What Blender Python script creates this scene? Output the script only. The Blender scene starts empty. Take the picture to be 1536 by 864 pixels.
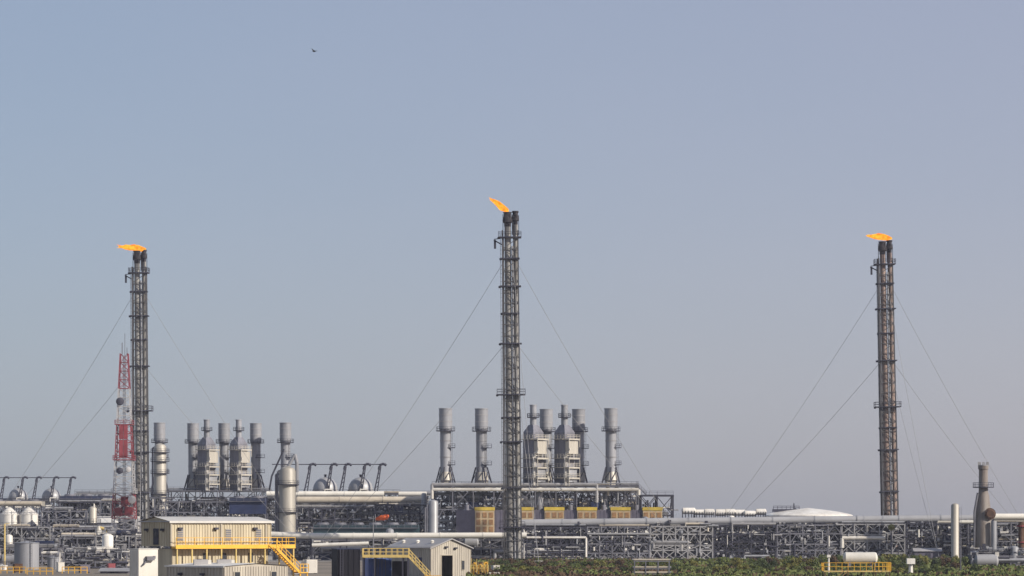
import bpy, math, random
from mathutils import Vector, Matrix
PI = math.pi
S = bpy.context.scene
COL = S.collection
F = 5000.0; YH = 790.0; H = 9.0          # focal length in photo pixels, horizon row, eye height

def X(px, D): return (px - 768.0) * D / F
def Z(py, D): return H + (YH - py) * D / F
def R(d): return math.radians(d)

# ------------------------------------------------------------------ materials
MATS = {}
def mat(name, col, rough=0.6, metal=0.0, var=0.25, scale=0.6, streak=False, bump=0.0, tint=None):
    m = bpy.data.materials.new(name); m.use_nodes = True
    nt = m.node_tree; b = nt.nodes['Principled BSDF']
    b.inputs['Roughness'].default_value = rough
    b.inputs['Metallic'].default_value = metal
    tc = nt.nodes.new('ShaderNodeTexCoord')
    mp = nt.nodes.new('ShaderNodeMapping')
    mp.inputs['Scale'].default_value = (1, 1, 0.12) if streak else (1, 1, 1)
    nz = nt.nodes.new('ShaderNodeTexNoise')
    nz.inputs['Scale'].default_value = scale; nz.inputs['Detail'].default_value = 6
    nz.inputs['Roughness'].default_value = 0.65
    cr = nt.nodes.new('ShaderNodeValToRGB')
    d = tint if tint else tuple(c * (1 - var) for c in col)
    l = tuple(min(1, c * (1 + var * 0.5)) for c in col)
    cr.color_ramp.elements[0].position = 0.32; cr.color_ramp.elements[1].position = 0.68
    cr.color_ramp.elements[0].color = (*d, 1); cr.color_ramp.elements[1].color = (*l, 1)
    nt.links.new(tc.outputs['Object'], mp.inputs['Vector'])
    nt.links.new(mp.outputs['Vector'], nz.inputs['Vector'])
    nt.links.new(nz.outputs['Fac'], cr.inputs['Fac'])
    oi = nt.nodes.new('ShaderNodeObjectInfo')
    mr = nt.nodes.new('ShaderNodeMapRange')
    mr.inputs['To Min'].default_value = 0.86; mr.inputs['To Max'].default_value = 1.1
    nt.links.new(oi.outputs['Random'], mr.inputs['Value'])
    mul = nt.nodes.new('ShaderNodeMixRGB'); mul.blend_type = 'MULTIPLY'; mul.inputs['Fac'].default_value = 1
    nt.links.new(cr.outputs['Color'], mul.inputs['Color1'])
    nt.links.new(mr.outputs['Result'], mul.inputs['Color2'])
    nt.links.new(mul.outputs['Color'], b.inputs['Base Color'])
    if bump:
        bp = nt.nodes.new('ShaderNodeBump'); bp.inputs['Strength'].default_value = bump
        nt.links.new(nz.outputs['Fac'], bp.inputs['Height']); nt.links.new(bp.outputs['Normal'], b.inputs['Normal'])
    if max(col) < .125: b.inputs['Specular IOR Level'].default_value = .15
    MATS[name] = m
    return m

def flame_mat():
    m = bpy.data.materials.new('flame'); m.use_nodes = True
    nt = m.node_tree; nt.nodes.clear()
    out = nt.nodes.new('ShaderNodeOutputMaterial'); em = nt.nodes.new('ShaderNodeEmission')
    tc = nt.nodes.new('ShaderNodeTexCoord'); nz = nt.nodes.new('ShaderNodeTexNoise')
    nz.inputs['Scale'].default_value = 1.1; nz.inputs['Detail'].default_value = 6
    cr = nt.nodes.new('ShaderNodeValToRGB')
    cr.color_ramp.elements[0].position = 0.35; cr.color_ramp.elements[1].position = 0.62
    cr.color_ramp.elements[0].color = (1.0, 0.2, 0.01, 1); cr.color_ramp.elements[1].color = (1.0, 0.48, 0.03, 1)
    em.inputs['Strength'].default_value = 1.25
    nt.links.new(tc.outputs['Object'], nz.inputs['Vector']); nt.links.new(nz.outputs['Fac'], cr.inputs['Fac'])
    nt.links.new(cr.outputs['Color'], em.inputs['Color']); nt.links.new(em.outputs['Emission'], out.inputs['Surface'])
    MATS['flame'] = m

mat('steel', (0.15, 0.15, 0.175), 0.55, 0.0, 0.4, 0.25)
mat('steel_dark', (0.055, 0.055, 0.075), 0.6, 0.0, 0.4, 0.3)
mat('steel_light', (0.29, 0.285, 0.29), 0.5, 0.0, 0.3, 0.3)
mat('flare_steel', (0.10, 0.10, 0.105), 0.6, 0.1, 0.5, 0.35, streak=True, tint=(0.05, 0.047, 0.047))
mat('riser', (0.30, 0.295, 0.28), 0.45, 0.1, 0.45, 0.5, streak=True, tint=(0.09, 0.08, 0.07))
mat('riser_rust', (0.27, 0.195, 0.165), 0.55, 0.1, 0.45, 0.5, streak=True, tint=(0.10, 0.07, 0.055))
mat('burnt', (0.045, 0.04, 0.045), 0.7, 0.2, 0.4, 0.8)
mat('cladding', (0.275, 0.28, 0.30), 0.55, 0.05, 0.35, 0.3, streak=True)
mat('cladding_warm', (0.42, 0.39, 0.335), 0.5, 0.1, 0.25, 0.35, streak=True)
mat('casing_shade', (0.185, 0.185, 0.22), 0.6, 0.0, 0.35, 0.5, streak=True)  # shade of the unit's unlit face is mixed into this grey
mat('yellow_top', (0.55, 0.40, 0.05), 0.6, 0.0, 0.2, 0.6)
mat('oxid', (0.27, 0.245, 0.22), 0.6, 0.0, 0.4, 0.4, streak=True, tint=(0.12, 0.09, 0.075))
mat('white', (0.74, 0.72, 0.67), 0.45, 0.0, 0.18, 0.25, streak=True, tint=(0.50, 0.46, 0.40))
mat('pipe_white', (0.70, 0.67, 0.60), 0.4, 0.0, 0.12, 0.3)
mat('pipe_grey', (0.33, 0.33, 0.34), 0.45, 0.1, 0.2, 0.12)
mat('beige_pipe', (0.50, 0.44, 0.35), 0.5, 0.0, 0.2, 0.3)
mat('beige_wall', (0.55, 0.485, 0.345), 0.6, 0.0, 0.2, 0.7, streak=True, tint=(0.42,0.36,0.25))
mat('beige_trim', (0.38, 0.34, 0.27), 0.6, 0.0, 0.12, 0.5)
mat('grey_wall', (0.46, 0.42, 0.345), 0.6, 0.0, 0.25, 0.6, streak=True, tint=(0.31,0.275,0.23))
mat('roof_grey', (0.33, 0.32, 0.32), 0.5, 0.1, 0.2, 0.3)
mat('roof_pale', (0.62, 0.60, 0.56), 0.5, 0.0, 0.15, 0.4)
mat('yellow', (0.72, 0.40, 0.035), 0.5, 0.0, 0.2, 0.6)
mat('yellow_pale', (0.62, 0.46, 0.16), 0.55, 0.0, 0.25, 0.5)
mat('tan_panel', (0.47, 0.36, 0.21), 0.6, 0.0, 0.2, 0.5)
mat('orange_panel', (0.36, 0.20, 0.085), 0.6, 0.0, 0.4, 1.2)
mat('navy', (0.03, 0.042, 0.10), 0.55, 0.0, 0.35, 0.3)
mat('blue', (0.05, 0.11, 0.36), 0.5, 0.0, 0.3, 0.5)
mat('teal', (0.035, 0.07, 0.085), 0.6, 0.0, 0.4, 0.4)
mat('purple_grey', (0.115, 0.105, 0.14), 0.6, 0.0, 0.3, 0.4)
mat('black', (0.010, 0.010, 0.016), 0.6, 0.0, 0.3, 0.5)
mat('glass_dark', (0.05, 0.055, 0.065), 0.15, 0.0, 0.2, 0.5)
mat('red', (0.25, 0.045, 0.055), 0.5, 0.0, 0.25, 0.6)
mat('tower_white', (0.42, 0.41, 0.41), 0.5, 0.0, 0.15, 0.6)
mat('windsock', (0.72, 0.12, 0.02), 0.7, 0.0, 0.15, 1.5)
mat('rust', (0.105, 0.06, 0.04), 0.75, 0.0, 0.4, 0.8)
mat('concrete', (0.36, 0.34, 0.31), 0.85, 0.0, 0.25, 0.15)
mat('leaf_green', (0.10, 0.125, 0.022), 0.7, 0.0, 0.5, 1.2)
mat('leaf_dark', (0.06, 0.08, 0.03), 0.7, 0.0, 0.5, 1.2)
mat('leaf_brown', (0.105, 0.07, 0.045), 0.8, 0.0, 0.45, 1.0)
mat('leaf_yellow', (0.16, 0.15, 0.022), 0.7, 0.0, 0.45, 1.0)
mat('bark', (0.10, 0.075, 0.055), 0.9, 0.0, 0.3, 1.0)
mat('grassland', (0.085, 0.075, 0.035), 0.9, 0.0, 0.5, 0.06)
mat('ground', (0.19, 0.16, 0.125), 0.95, 0.0, 0.4, 0.03, bump=0.2)
mat('treeline', (0.05, 0.06, 0.05), 0.9, 0.0, 0.4, 0.05)
mat('bird', (0.03, 0.03, 0.03), 0.8)
flame_mat()

# ------------------------------------------------------------------ mesh builder
JR = random.Random(7)
class MB:
    def __init__(s): s.v = []; s.f = []
    def add(s, vs, fs):
        o = len(s.v); s.v.extend([tuple(p) for p in vs]); s.f.extend([tuple(i + o for i in f) for f in fs])
    def box(s, x0, x1, y0, y1, z0, z1):
        s.add([(x0,y0,z0),(x1,y0,z0),(x1,y1,z0),(x0,y1,z0),(x0,y0,z1),(x1,y0,z1),(x1,y1,z1),(x0,y1,z1)],
              [(0,3,2,1),(4,5,6,7),(0,1,5,4),(1,2,6,5),(2,3,7,6),(3,0,4,7)])
    def bar(s, p, q, w, h=None):
        p = Vector(p); q = Vector(q); d = q - p
        if d.length < 1e-5: return
        d.normalize()
        up = Vector((0,0,1)) if abs(d.z) < 0.95 else Vector((0,1,0))
        a = d.cross(up).normalized(); b = a.cross(d).normalized()
        k = 1 + JR.uniform(-0.05, 0.05)
        a = a * (w * 0.5 * k); b = b * ((h or w) * 0.5 * k)
        c = [p-a-b, p+a-b, p+a+b, p-a+b, q-a-b, q+a-b, q+a+b, q-a+b]
        s.add(c, [(0,3,2,1),(4,5,6,7),(0,1,5,4),(1,2,6,5),(2,3,7,6),(3,0,4,7)])
    def cyl(s, p, q, r0, r1=None, n=12, caps=True):
        r1 = r0 if r1 is None else r1
        p = Vector(p); q = Vector(q); d = (q - p)
        if d.length < 1e-5: return
        d.normalize()
        up = Vector((0,0,1)) if abs(d.z) < 0.95 else Vector((0,1,0))
        a = d.cross(up).normalized(); b = a.cross(d).normalized()
        vs = []
        for c, r in ((p, r0), (q, r1)):
            for i in range(n):
                t = 2*PI*i/n; vs.append(c + a*(r*math.cos(t)) + b*(r*math.sin(t)))
        fs = [(i, i+n, (i+1)%n+n, (i+1)%n) for i in range(n)]
        if caps: fs += [tuple(range(n)), tuple(reversed(range(n, 2*n)))]
        s.add(vs, fs)
    def lathe(s, c, prof, n=20, axis='z'):
        cx, cy, cz = c; vs = []; fs = []
        for (h, r) in prof:
            for i in range(n):
                t = 2*PI*i/n
                if axis == 'z': vs.append((cx + r*math.cos(t), cy + r*math.sin(t), cz + h))
                else: vs.append((cx + h, cy + r*math.cos(t), cz + r*math.sin(t)))
        m = len(prof)
        for j in range(m-1):
            for i in range(n):
                k = (i+1) % n
                fs.append((j*n+i, j*n+k, (j+1)*n+k, (j+1)*n+i))
        fs.append(tuple(reversed(range(n)))); fs.append(tuple(range((m-1)*n, m*n)))
        s.add(vs, fs)
    def drum(s, x0, x1, y, z, r, n=14):
        e = r*0.45
        s.lathe((x0, y, z), [(0, .05), (e*.25, r*.55), (e*.6, r*.85), (e, r), (x1-x0-e, r), (x1-x0-e*.6, r*.85), (x1-x0-e*.25, r*.55), (x1-x0, .05)], n, 'x')
    def vdrum(s, x, y, z0, z1, r, n=14):
        e = r*0.5
        s.lathe((x, y, 0), [(z0, r), (z1-e, r), (z1-e*.6, r*.87), (z1-e*.2, r*.55), (z1, .05)], n)
    def tube(s, pts, r, n=8):
        for a, b in zip(pts, pts[1:]): s.cyl(a, b, r, r, n)
    def prism(s, pts, y0, y1):       # polygon in xz, extruded along y
        n = len(pts)
        s.add([(x, y0, z) for x, z in pts] + [(x, y1, z) for x, z in pts],
              [tuple(range(n)), tuple(reversed(range(n, 2*n)))] + [(i, i+n, (i+1)%n+n, (i+1)%n) for i in range(n)])
    def rail(s, pts, h=1.1, w=0.07, step=1.8):
        for a, b in zip(pts, pts[1:]):
            a = Vector(a); b = Vector(b); L = (b-a).length
            for hh in (h, h*.52): s.bar(a+Vector((0,0,hh)), b+Vector((0,0,hh)), w)
            k = max(1, int(L/step))
            for i in range(k+1):
                c = a.lerp(b, i/k); s.bar(c, c+Vector((0,0,h)), w)
    def ring_rail(s, c, r, h=1.1, w=0.08, n=14):
        p = [(c[0]+r*math.cos(2*PI*i/n), c[1]+r*math.sin(2*PI*i/n), c[2]) for i in range(n+1)]
        for a, b in zip(p, p[1:]):
            for hh in (h, h*.5): s.bar((a[0],a[1],a[2]+hh), (b[0],b[1],b[2]+hh), w)
            s.bar(a, (a[0],a[1],a[2]+h), w)
    def build(s, name, m, parent=None, loc=None, smooth=True):
        me = bpy.data.meshes.new(name); me.from_pydata(s.v, [], s.f); me.update()
        o = bpy.data.objects.new(name, me); COL.objects.link(o)
        me.materials.append(MATS[m] if isinstance(m, str) else m)
        if smooth and len(s.f):
            me.polygons.foreach_set('use_smooth', [True]*len(me.polygons))
            me.set_sharp_from_angle(angle=R(35))
        if parent: o.parent = parent
        if loc: o.location = loc
        return o

def thing(name, label, cat, loc=(0,0,0), rz=0, group=None):
    o = bpy.data.objects.new(name, None); COL.objects.link(o)
    o.empty_display_size = 0.5
    o.location = loc; o.rotation_euler = (0, 0, rz); o['label'] = label; o['category'] = cat
    if group: o['group'] = group
    return o
def tag(o, label, cat, group=None):
    o['label'] = label; o['category'] = cat
    if group: o['group'] = group
    return o
def copy_tree(o, parent=None):
    c = o.copy(); COL.objects.link(c)
    if parent: c.parent = parent
    for ch in [k for k in bpy.data.objects if k.parent == o]: copy_tree(ch, c)
    return c
def dup(o, loc, label, rz=None, scale=None):
    c = copy_tree(o); c.location = loc; c['label'] = label
    if rz is not None: c.rotation_euler = (0, 0, rz)
    if scale: c.scale = scale
    return c

# ------------------------------------------------------------------ setting
g = MB(); g.add([(-6000,-300,0),(6000,-300,0),(6000,9000,0),(-6000,9000,0)], [(0,1,2,3)])
g.build('ground', 'ground')['kind'] = 'structure'
g = MB(); g.add([(-14,520,.01),(150,520,.01),(180,896,.01),(-22,896,.01)], [(0,1,2,3)])
g.build('grass_field', 'grassland')['kind'] = 'structure'
g = MB(); g.add([(-260,860,.02),(-22,860,.02),(-22,897,.02),(260,897,.02),(260,1330,.02),(-320,1330,.02)], [(0,1,2,3,4,5)])
g.build('plant_paving', 'concrete')['kind'] = 'structure'
rr = random.Random(3)
g = MB()
for i in range(5200):
    x = rr.uniform(-640, 640); y = 2600 + rr.uniform(0, 160); hh = 5 + 3*math.sin(x*.013) + 2.0*math.sin(x*.06+1) 
    z = rr.uniform(0, hh); r = rr.uniform(1.2, 3.2)
    a = rr.uniform(0, PI); ca, sa = math.cos(a)*r, math.sin(a)*r
    t = rr.uniform(-.6, .6)
    g.add([(x-ca,y-sa,z-r*.6),(x+ca,y+sa,z-r*.6+t),(x+ca*.8,y+sa*.8,z+r*.7),(x-ca*.7,y-sa*.7,z+r*.5+t)], [(0,1,2,3)])
o = g.build('distant_trees', 'treeline', smooth=False); o['kind'] = 'stuff'; o['label'] = 'far dark belt of trees along the horizon behind the plant'

# ------------------------------------------------------------------ flare stacks
HT = 86.5
def make_flare(label):
    t = thing('flare_stack', label, 'flare stack', group='guyed gas flare stacks')
    # two risers, a bright steam line, lattice derrick
    m = MB(); m.cyl((-.55,0,0),(-.55,0,HT-1),.95,.8,16); m.build('riser_pipe','riser',t)
    m = MB(); m.cyl((1.45,.3,0),(1.45,.3,HT-.5),.72,.64,14); m.build('riser_pipe','riser',t)
    m = MB(); m.cyl((.62,-.75,0),(.62,-.75,HT-6),.24,n=8); m.build('steam_line','cladding',t)
    m = MB(); m.cyl((-1.65,-.7,0),(-1.65,-.7,HT-4),.13,n=6); m.build('fuel_line','flare_steel',t)
    m = MB()
    xl, xr, yf, yb = -2.0, 2.15, -1.15, 1.5
    for a in ((xl,yf),(xr,yf),(xl,yb),(xr,yb)): m.bar((a[0]*1.06,a[1],0),(a[0]*.94,a[1],HT-2),.36)
    m.build('derrick_leg','flare_steel',t)
    m = MB(); n = 30; dz = (HT-4)/n
    for i in range(n):
        z0 = i*dz; z1 = z0+dz; s = 1 if i % 2 else -1
        m.bar((xl,yf,z0),(xr,yf,z0),.2); m.bar((xl,yb,z0+.1),(xr,yb,z0+.1),.15)
        m.bar((xl,yf,z0),(xl,yb,z0),.14); m.bar((xr,yf,z0),(xr,yb,z0),.14)
        m.bar((xl if s>0 else xr,yf,z0),(xr if s>0 else xl,yf,z1),.19)
        m.bar((xl,yf if s>0 else yb,z0),(xl,yb if s>0 else yf,z1),.12)
        m.bar((xr,yf if s>0 else yb,z0),(xr,yb if s>0 else yf,z1),.12)
    m.build('derrick_bracing','flare_steel',t)
    m = MB()
    for dx in (-.22,.22): m.bar((-2.35+dx,-.5,0),(-2.2+dx,-.5,HT-3),.09)
    for i in range(0, int(HT-4), 1): m.bar((-2.55,-.5,i+.5),(-2.05,-.5,i+.5),.06)
    m.build('ladder','flare_steel',t)
    # platforms (height, half width, has rail)
    for z, w, rail in ((HT-3.6,2.9,1),(77.5,2.45,0),(70.4,2.75,0),(63.5,2.3,0),(55.8,2.8,0),(42.8,3.6,1),(37,2.4,0),(30.8,2.75,0),(19,2.6,0),(9,3.2,1)):
        m = MB(); m.box(-w,w,-w*.62,w*.68,z-.28,z)
        m.box(-w-.25,-w+.3,-.7,.3,z-.55,z-.05)
        if rail: m.rail([(-w,-w*.62,z),(w,-w*.62,z),(w,w*.68,z),(-w,w*.68,z),(-w,-w*.62,z)],1.25,.1)
        m.build('platform','steel_dark',t)
    # tips
    m = MB(); m.lathe((-.55,0,HT-1),[(0,.85),(.9,.9),(1.1,1.25),(1.7,1.3),(2.6,1.0),(3.4,.95),(3.45,1.12),(3.7,1.12)],16)
    for i in range(6):
        a=i*PI/3; m.bar((-.55+1.2*math.cos(a),1.2*math.sin(a),HT-3),(-.55+1.15*math.cos(a),1.15*math.sin(a),HT+2.2),.16)
    m.build('flare_tip','burnt',t)
    m = MB(); m.lathe((1.45,.3,HT-.5),[(0,.58),(.9,.62),(1.1,.95),(1.6,.95),(2.3,.7),(3.0,.68),(3.1,.85),(3.5,.85)],14)
    for i in range(5):
        a=i*PI*.4; m.bar((1.45+.85*math.cos(a),.3+.85*math.sin(a),HT-3),(1.45+.85*math.cos(a),.3+.85*math.sin(a),HT+2.0),.13)
    m.build('flare_tip','burnt',t)
    # davit arm at upper left
    m = MB(); m.bar((-2.0,-.2,HT-5.6),(-4.1,-.2,HT-4.4),.3); m.bar((-2.4,-.2,HT-4),(-4.0,-.2,HT-4.2),.2); m.cyl((-3.8,-.2,HT-6.6),(-3.8,-.2,HT-4.4),.28,n=8)
    m.build('davit_arm','steel_dark',t)
    # guy wires, three directions, two levels
    for ang in (156, 36, 276):
        ax, ay = 59*math.cos(R(ang)), 59*math.sin(R(ang))
        for z in (76, 55):
            p = Vector((math.copysign(2, ax) if abs(ax) > 10 else .8, .2, z)); q = Vector((ax, ay, .6)); pts=[]
            for i in range(13):
                u=i/12; c=p.lerp(q,u); c.z-=4*u*(1-u)*1.6; pts.append(c)
            m = MB(); m.tube(pts,.05,5); m.build('guy_wire','steel_light',t)  # pale tone stands in for haze over the wires
        m = MB(); m.box(ax-1,ax+1,ay-1,ay+1,0,.9); m.build('anchor_block','concrete',t)
    return t
fl = make_flare('tallest dark flare stack at the centre, rising in front of the pipe racks')
fl.location = (X(769,850),850,0); fl.rotation_euler = (0,-R(.5),0)
f2 = dup(fl,(X(211.5,969),969,0),'flare stack on the left, beside the red and white lattice tower'); f2.rotation_euler=(0,-R(.4),0)
f3 = dup(fl,(X(1336,937),937,0),'rust-brown flare stack on the right, standing alone behind the big pipe'); f3.rotation_euler=(0,-R(1.15),0)
for ch in f3.children:
    if ch.name.startswith('riser_pipe'):
        ch.data = ch.data.copy(); ch.data.materials[0] = MATS['riser_rust']

def flame(label, D, pts, seed):
    r = random.Random(seed); m = MB(); n = 12; base = Vector((X(pts[0][0],D), D, Z(pts[0][1],D)))
    vs=[]; fs=[]
    for j,(px,py,w) in enumerate(pts):
        c = Vector((X(px,D),D,Z(py,D)))-base
        for i in range(n):
            a=2*PI*i/n; k=1.05*w*D/F*(1+r.uniform(-.22,.22))
            vs.append((c.x+r.uniform(-.1,.1)*k, c.y+k*math.cos(a), c.z+k*math.sin(a)))
    for j in range(len(pts)-1):
        for i in range(n):
            k=(i+1)%n; fs.append((j*n+i,j*n+k,(j+1)*n+k,(j+1)*n+i))
    fs.append(tuple(range(n))); fs.append(tuple(range((len(pts)-1)*n,len(pts)*n)))
    m.add(vs,fs)
    for q in range(7):
        j=r.randint(2,len(pts)-2); px,py,w=pts[j]; c=Vector((X(px,D),D,Z(py,D)))-base; nx=pts[min(j+2,len(pts)-1)]
        e=Vector((X(nx[0]-r.uniform(0,3),D),D+r.uniform(-.6,.6),Z(nx[1]+r.uniform(-3.5,2.2),D)))-base; k=w*D/F
        m.cyl(c+Vector((0,r.uniform(-.4,.4)*k,r.uniform(-.5,.5)*k)),e,k*.55,.04,7)
    o = m.build('gas_flame','flame',None,base)
    tag(o,label,'flame','flames on the flare stacks')
    return o
flame('orange flame slanting up to the left off the centre flare stack',850,
      [(763,316,2.2),(760,314.5,4.2),(755,312,5),(750,308.5,5.2),(745,305,4.6),(741,302.5,3.2),(738,300,2.2),(735,298,.6)],1)
flame('long flat orange flame blowing left off the left flare stack',969,
      [(219,374,1.5),(214,373.5,3.4),(208,372.5,4.4),(201,371.5,4.8),(194,371,4),(188,370.5,3.2),(183,370.5,1.9),(178,370,.5)],2)
flame('flat orange flame blowing left off the right flare stack',937,
      [(1338,357.5,1.2),(1332,357,3.2),(1325,355.5,4.2),(1318,354.8,4.4),(1311,355,3.4),(1306,354,2),(1301,352.5,.5)],3)

# ------------------------------------------------------------------ lattice communication tower
def lattice_tower():
    D=915; t=thing('lattice_tower','red and white banded lattice communication tower left of the left flare stack','tower',(X(186.5,D),D,0))
    def hw(z): return 3.55+(1.05-3.55)*z/56.5
    bands=[(0,11.2,'tower_white'),(11.2,18.2,'red'),(18.2,27.3,'tower_white'),(27.3,37,'red'),(37,46.9,'tower_white'),(46.9,56.5,'red')]
    for z0,z1,c in bands:
        m=MB(); n=max(3,int((z1-z0)/2.2)); cs=[(-1,-1),(1,-1),(1,1),(-1,1)]
        for sx,sy in cs: m.bar((sx*hw(z0),sy*hw(z0),z0),(sx*hw(z1),sy*hw(z1),z1),.22)
        for i in range(n):
            a=z0+(z1-z0)*i/n; b=z0+(z1-z0)*(i+1)/n; ha,hb=hw(a),hw(b)
            for k in range(4):
                p,q=cs[k],cs[(k+1)%4]
                m.bar((p[0]*ha,p[1]*ha,a),(q[0]*hb,q[1]*hb,b),.11 if z0>12 else .15); m.bar((q[0]*ha,q[1]*ha,a),(p[0]*hb,p[1]*hb,b),.11 if z0>12 else .15)
                m.bar((p[0]*ha,p[1]*ha,a),(q[0]*ha,q[1]*ha,a),.14)
        m.build('lattice_section',c,t)
    m=MB()
    for dx in (-.35,0,.35): m.bar((dx,0,0),(dx*.8,0,56),.16)
    m.build('cable_ladder','steel',t)
    for z0,z1 in ((28.0,32.8),(33.0,36.8)):
        for dx in (-.62,.62):
            m=MB(); m.box(dx-.55,dx+.55,-hw(z0)-.35,-hw(z0)+.05,z0,z1); m.build('panel_antenna','red',t)
    for z0,dx in ((12,-1.5),(12.2,1.2),(15,.2)):
        m=MB(); m.box(dx-1,dx+1.1,-1.2,1,z0,z0+2.2); m.build('equipment_cabinet','red',t)
    for z in (27.4,18.3,37.1):
        m=MB(); h=hw(z)+.5; m.box(-h,h,-h,h,z-.2,z); m.rail([(-h,-h,z),(h,-h,z),(h,h,z),(-h,h,z),(-h,-h,z)],1.1,.09); m.build('platform','red' if z!=18.3 else 'tower_white',t)
    for z,x,r,c in ((43.3,-.9,1.1,'steel_dark'),(24.3,-.9,.9,'steel_dark'),(24.6,1.4,.8,'tower_white'),(16.4,2.5,1.1,'white')):
        m=MB(); m.lathe((0,0,0),[(-.6,.15),(-.5,r),(.1,r),(.3,r*.8),(.45,.1)],16); o=m.build('dish_antenna',c,t,(x,-hw(z)-.6,z)); o.rotation_euler=(R(90),0,R(12))
    m=MB(); m.bar((-.6,0,56),(-.6,0,59.5),.22); m.bar((.7,.3,56),(.7,.3,58.2),.16); m.cyl((.15,0,56),(.15,0,62),.07,n=6); m.build('whip_antenna','steel',t)
lattice_tower()

# ------------------------------------------------------------------ generic process plant builder
PIPE_M = ['cladding','pipe_grey','white','beige_pipe','steel_light','cladding_warm','cladding']
BOX_M = ['purple_grey','navy','steel_dark','steel','cladding','teal']
def module(name, label, cat, px0, px1, D, ztop, depth, nlev, seed, npipe=8, nves=3, nbox=3, clutter=60, _d=0, rail=True, group=None, frame='steel', bay=6.2, z0=0.0, deck='steel_dark', brace=.5):
    r = random.Random(seed); x0 = X(px0,D); x1 = X(px1,D); W = x1-x0
    if name == 'rack_module': bay = 3.8; nlev += 1; clutter = int(clutter*1.5); brace = .7; npipe += 5
    t = thing(name, label, cat, ((x0+x1)/2, D, z0), 0, group)
    w = W/2; nb = max(1, round(W/bay)); xs = [-w+W*i/nb for i in range(nb+1)]
    ys = [0, depth*.5, depth] if depth > 7 else [0, depth]
    H_ = ztop - z0; lv = [H_*(i+1)/nlev for i in range(nlev)]
    lv = [z + (r.uniform(-.5,.5) if i < nlev-1 else 0) for i,z in enumerate(lv)]
    m = MB()
    for x in xs:
        for y in ys: m.bar((x,y,0),(x,y,H_),.32)
    for z in lv:
        for y in ys: m.bar((-w-.2,y,z-.2),(w+.2,y,z-.2),.24,.34)
        for x in xs: m.bar((x,-.2,z-.25),(x,depth+.2,z-.25),.22,.3)
    prev = 0
    for z in lv:
        for i in range(nb):
            for y in ys:
                q = r.random()
                if q < brace*.5: m.bar((xs[i],y,prev),(xs[i+1],y,z-.2),.22); m.bar((xs[i+1],y,prev),(xs[i],y,z-.2),.2)
                elif q < brace: 
                    c=(xs[i]+xs[i+1])/2; m.bar((xs[i],y,prev),(c,y,z-.3),.22); m.bar((xs[i+1],y,prev),(c,y,z-.3),.2)
        prev = z
    m.build('steel_frame', frame, t)
    for i,z in enumerate(lv):
        if r.random() < .75 or i == nlev-1:
            m = MB(); a = r.uniform(-w,-w*.2) if i < nlev-1 else -w; b = r.uniform(w*.2,w) if i < nlev-1 else w
            m.box(a,b,.25,depth-.2,z+.02,z+.12)
            if rail: m.rail([(a,.1,z+.1),(b,.1,z+.1)],1.1,.08,2.2)
            m.build('deck', deck, t)  # thin decks coloured dark to draw shade lines through the frame
    for i in range(npipe):
        z = r.choice(lv) + r.uniform(.25,.7) if r.random() < .6 else r.uniform(.8,H_-.5)
        y = r.uniform(-.3,depth*.8); rad = r.choice((.14,.18,.22,.28,.38,.5))
        a = -w if r.random() < .5 else r.uniform(-w,w*.2); b = w if r.random() < .5 else r.uniform(max(a+3,-w*.2),w+.1)
        z = min(z,H_+.6)
        m = MB(); pts=[(a,y,z),(b,y,z)]
        if r.random()<.5: pts.append((b,y,max(.2,z-r.uniform(1,6))))
        if r.random()<.4: pts.insert(0,(a,y,max(.2,z-r.uniform(1,5))))
        m.tube(pts,rad,8); m.build('pipe', r.choice(PIPE_M), t)
    for i in range(nves):
        q = r.random(); mm = r.choice(('cladding','white','cladding_warm','pipe_grey','cladding')); m = MB()
        if q < .55:
            L = r.uniform(4,min(10,W*.6)); rad = r.uniform(.7,1.5); a = r.uniform(-w,w-L); z = r.choice([0]+lv[:-1])+rad+.3; y=r.uniform(0,depth*.4)
            m.drum(a,a+L,y,z,rad)
            for k in (.25,.75): m.box(a+L*k-.2,a+L*k+.2,y-rad*.7,y+rad*.7,z-rad-.3,z-rad*.6)
        else:
            rad = r.uniform(.6,1.3); x=r.uniform(-w+1,w-1); z=r.choice([0]+lv[:-1]); y=r.uniform(0,depth*.5)
            m.vdrum(x,y,z,z+r.uniform(3,6.5),rad)
        m.build('vessel', mm, t)
    for i in range(nbox):
        m = MB(); bw=r.uniform(1.5,4.5); bh=r.uniform(1.2,3.2); x=r.uniform(-w,w-bw); z=r.choice([0]+lv[:-1])+.13; y=r.uniform(.3,depth*.6)
        m.box(x,x+bw,y,y+r.uniform(1,2.5),z,z+bh); m.box(x+.2,x+bw-.2,y-.08,y,z+.3,z+bh*.85); m.build('equipment_housing', r.choice(BOX_M), t)
    for mm,share in (('cladding',.3),('white',.12),('steel_light',.35),('steel_dark',.5)):
        m = MB()
        for i in range(int(clutter*share*1.7)):
            x=r.uniform(-w,w); y=r.uniform(-.4,depth*.9); z=r.choice([0]+lv[:-1])+r.uniform(.1,2.8); rad=r.choice((.08,.1,.14,.2,.26)); q=r.random()
            if q<.4: m.cyl((x,y,z),(x,y,min(H_,z+r.uniform(.8,3.2))),rad,n=6)
            elif q<.7: m.cyl((x,y,z),(x+r.uniform(.8,3.5),y,z),rad,n=6)
            elif q<.85: m.box(x,x+r.uniform(.3,.9),y,y+.5,z,z+r.uniform(.3,1.1))
            else: m.cyl((x-.3,y,z),(x+.3,y,z),rad*2.2,n=8)
        if m.f: m.build('small_pipework', mm, t)['kind'] = 'stuff'
    return t

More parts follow.
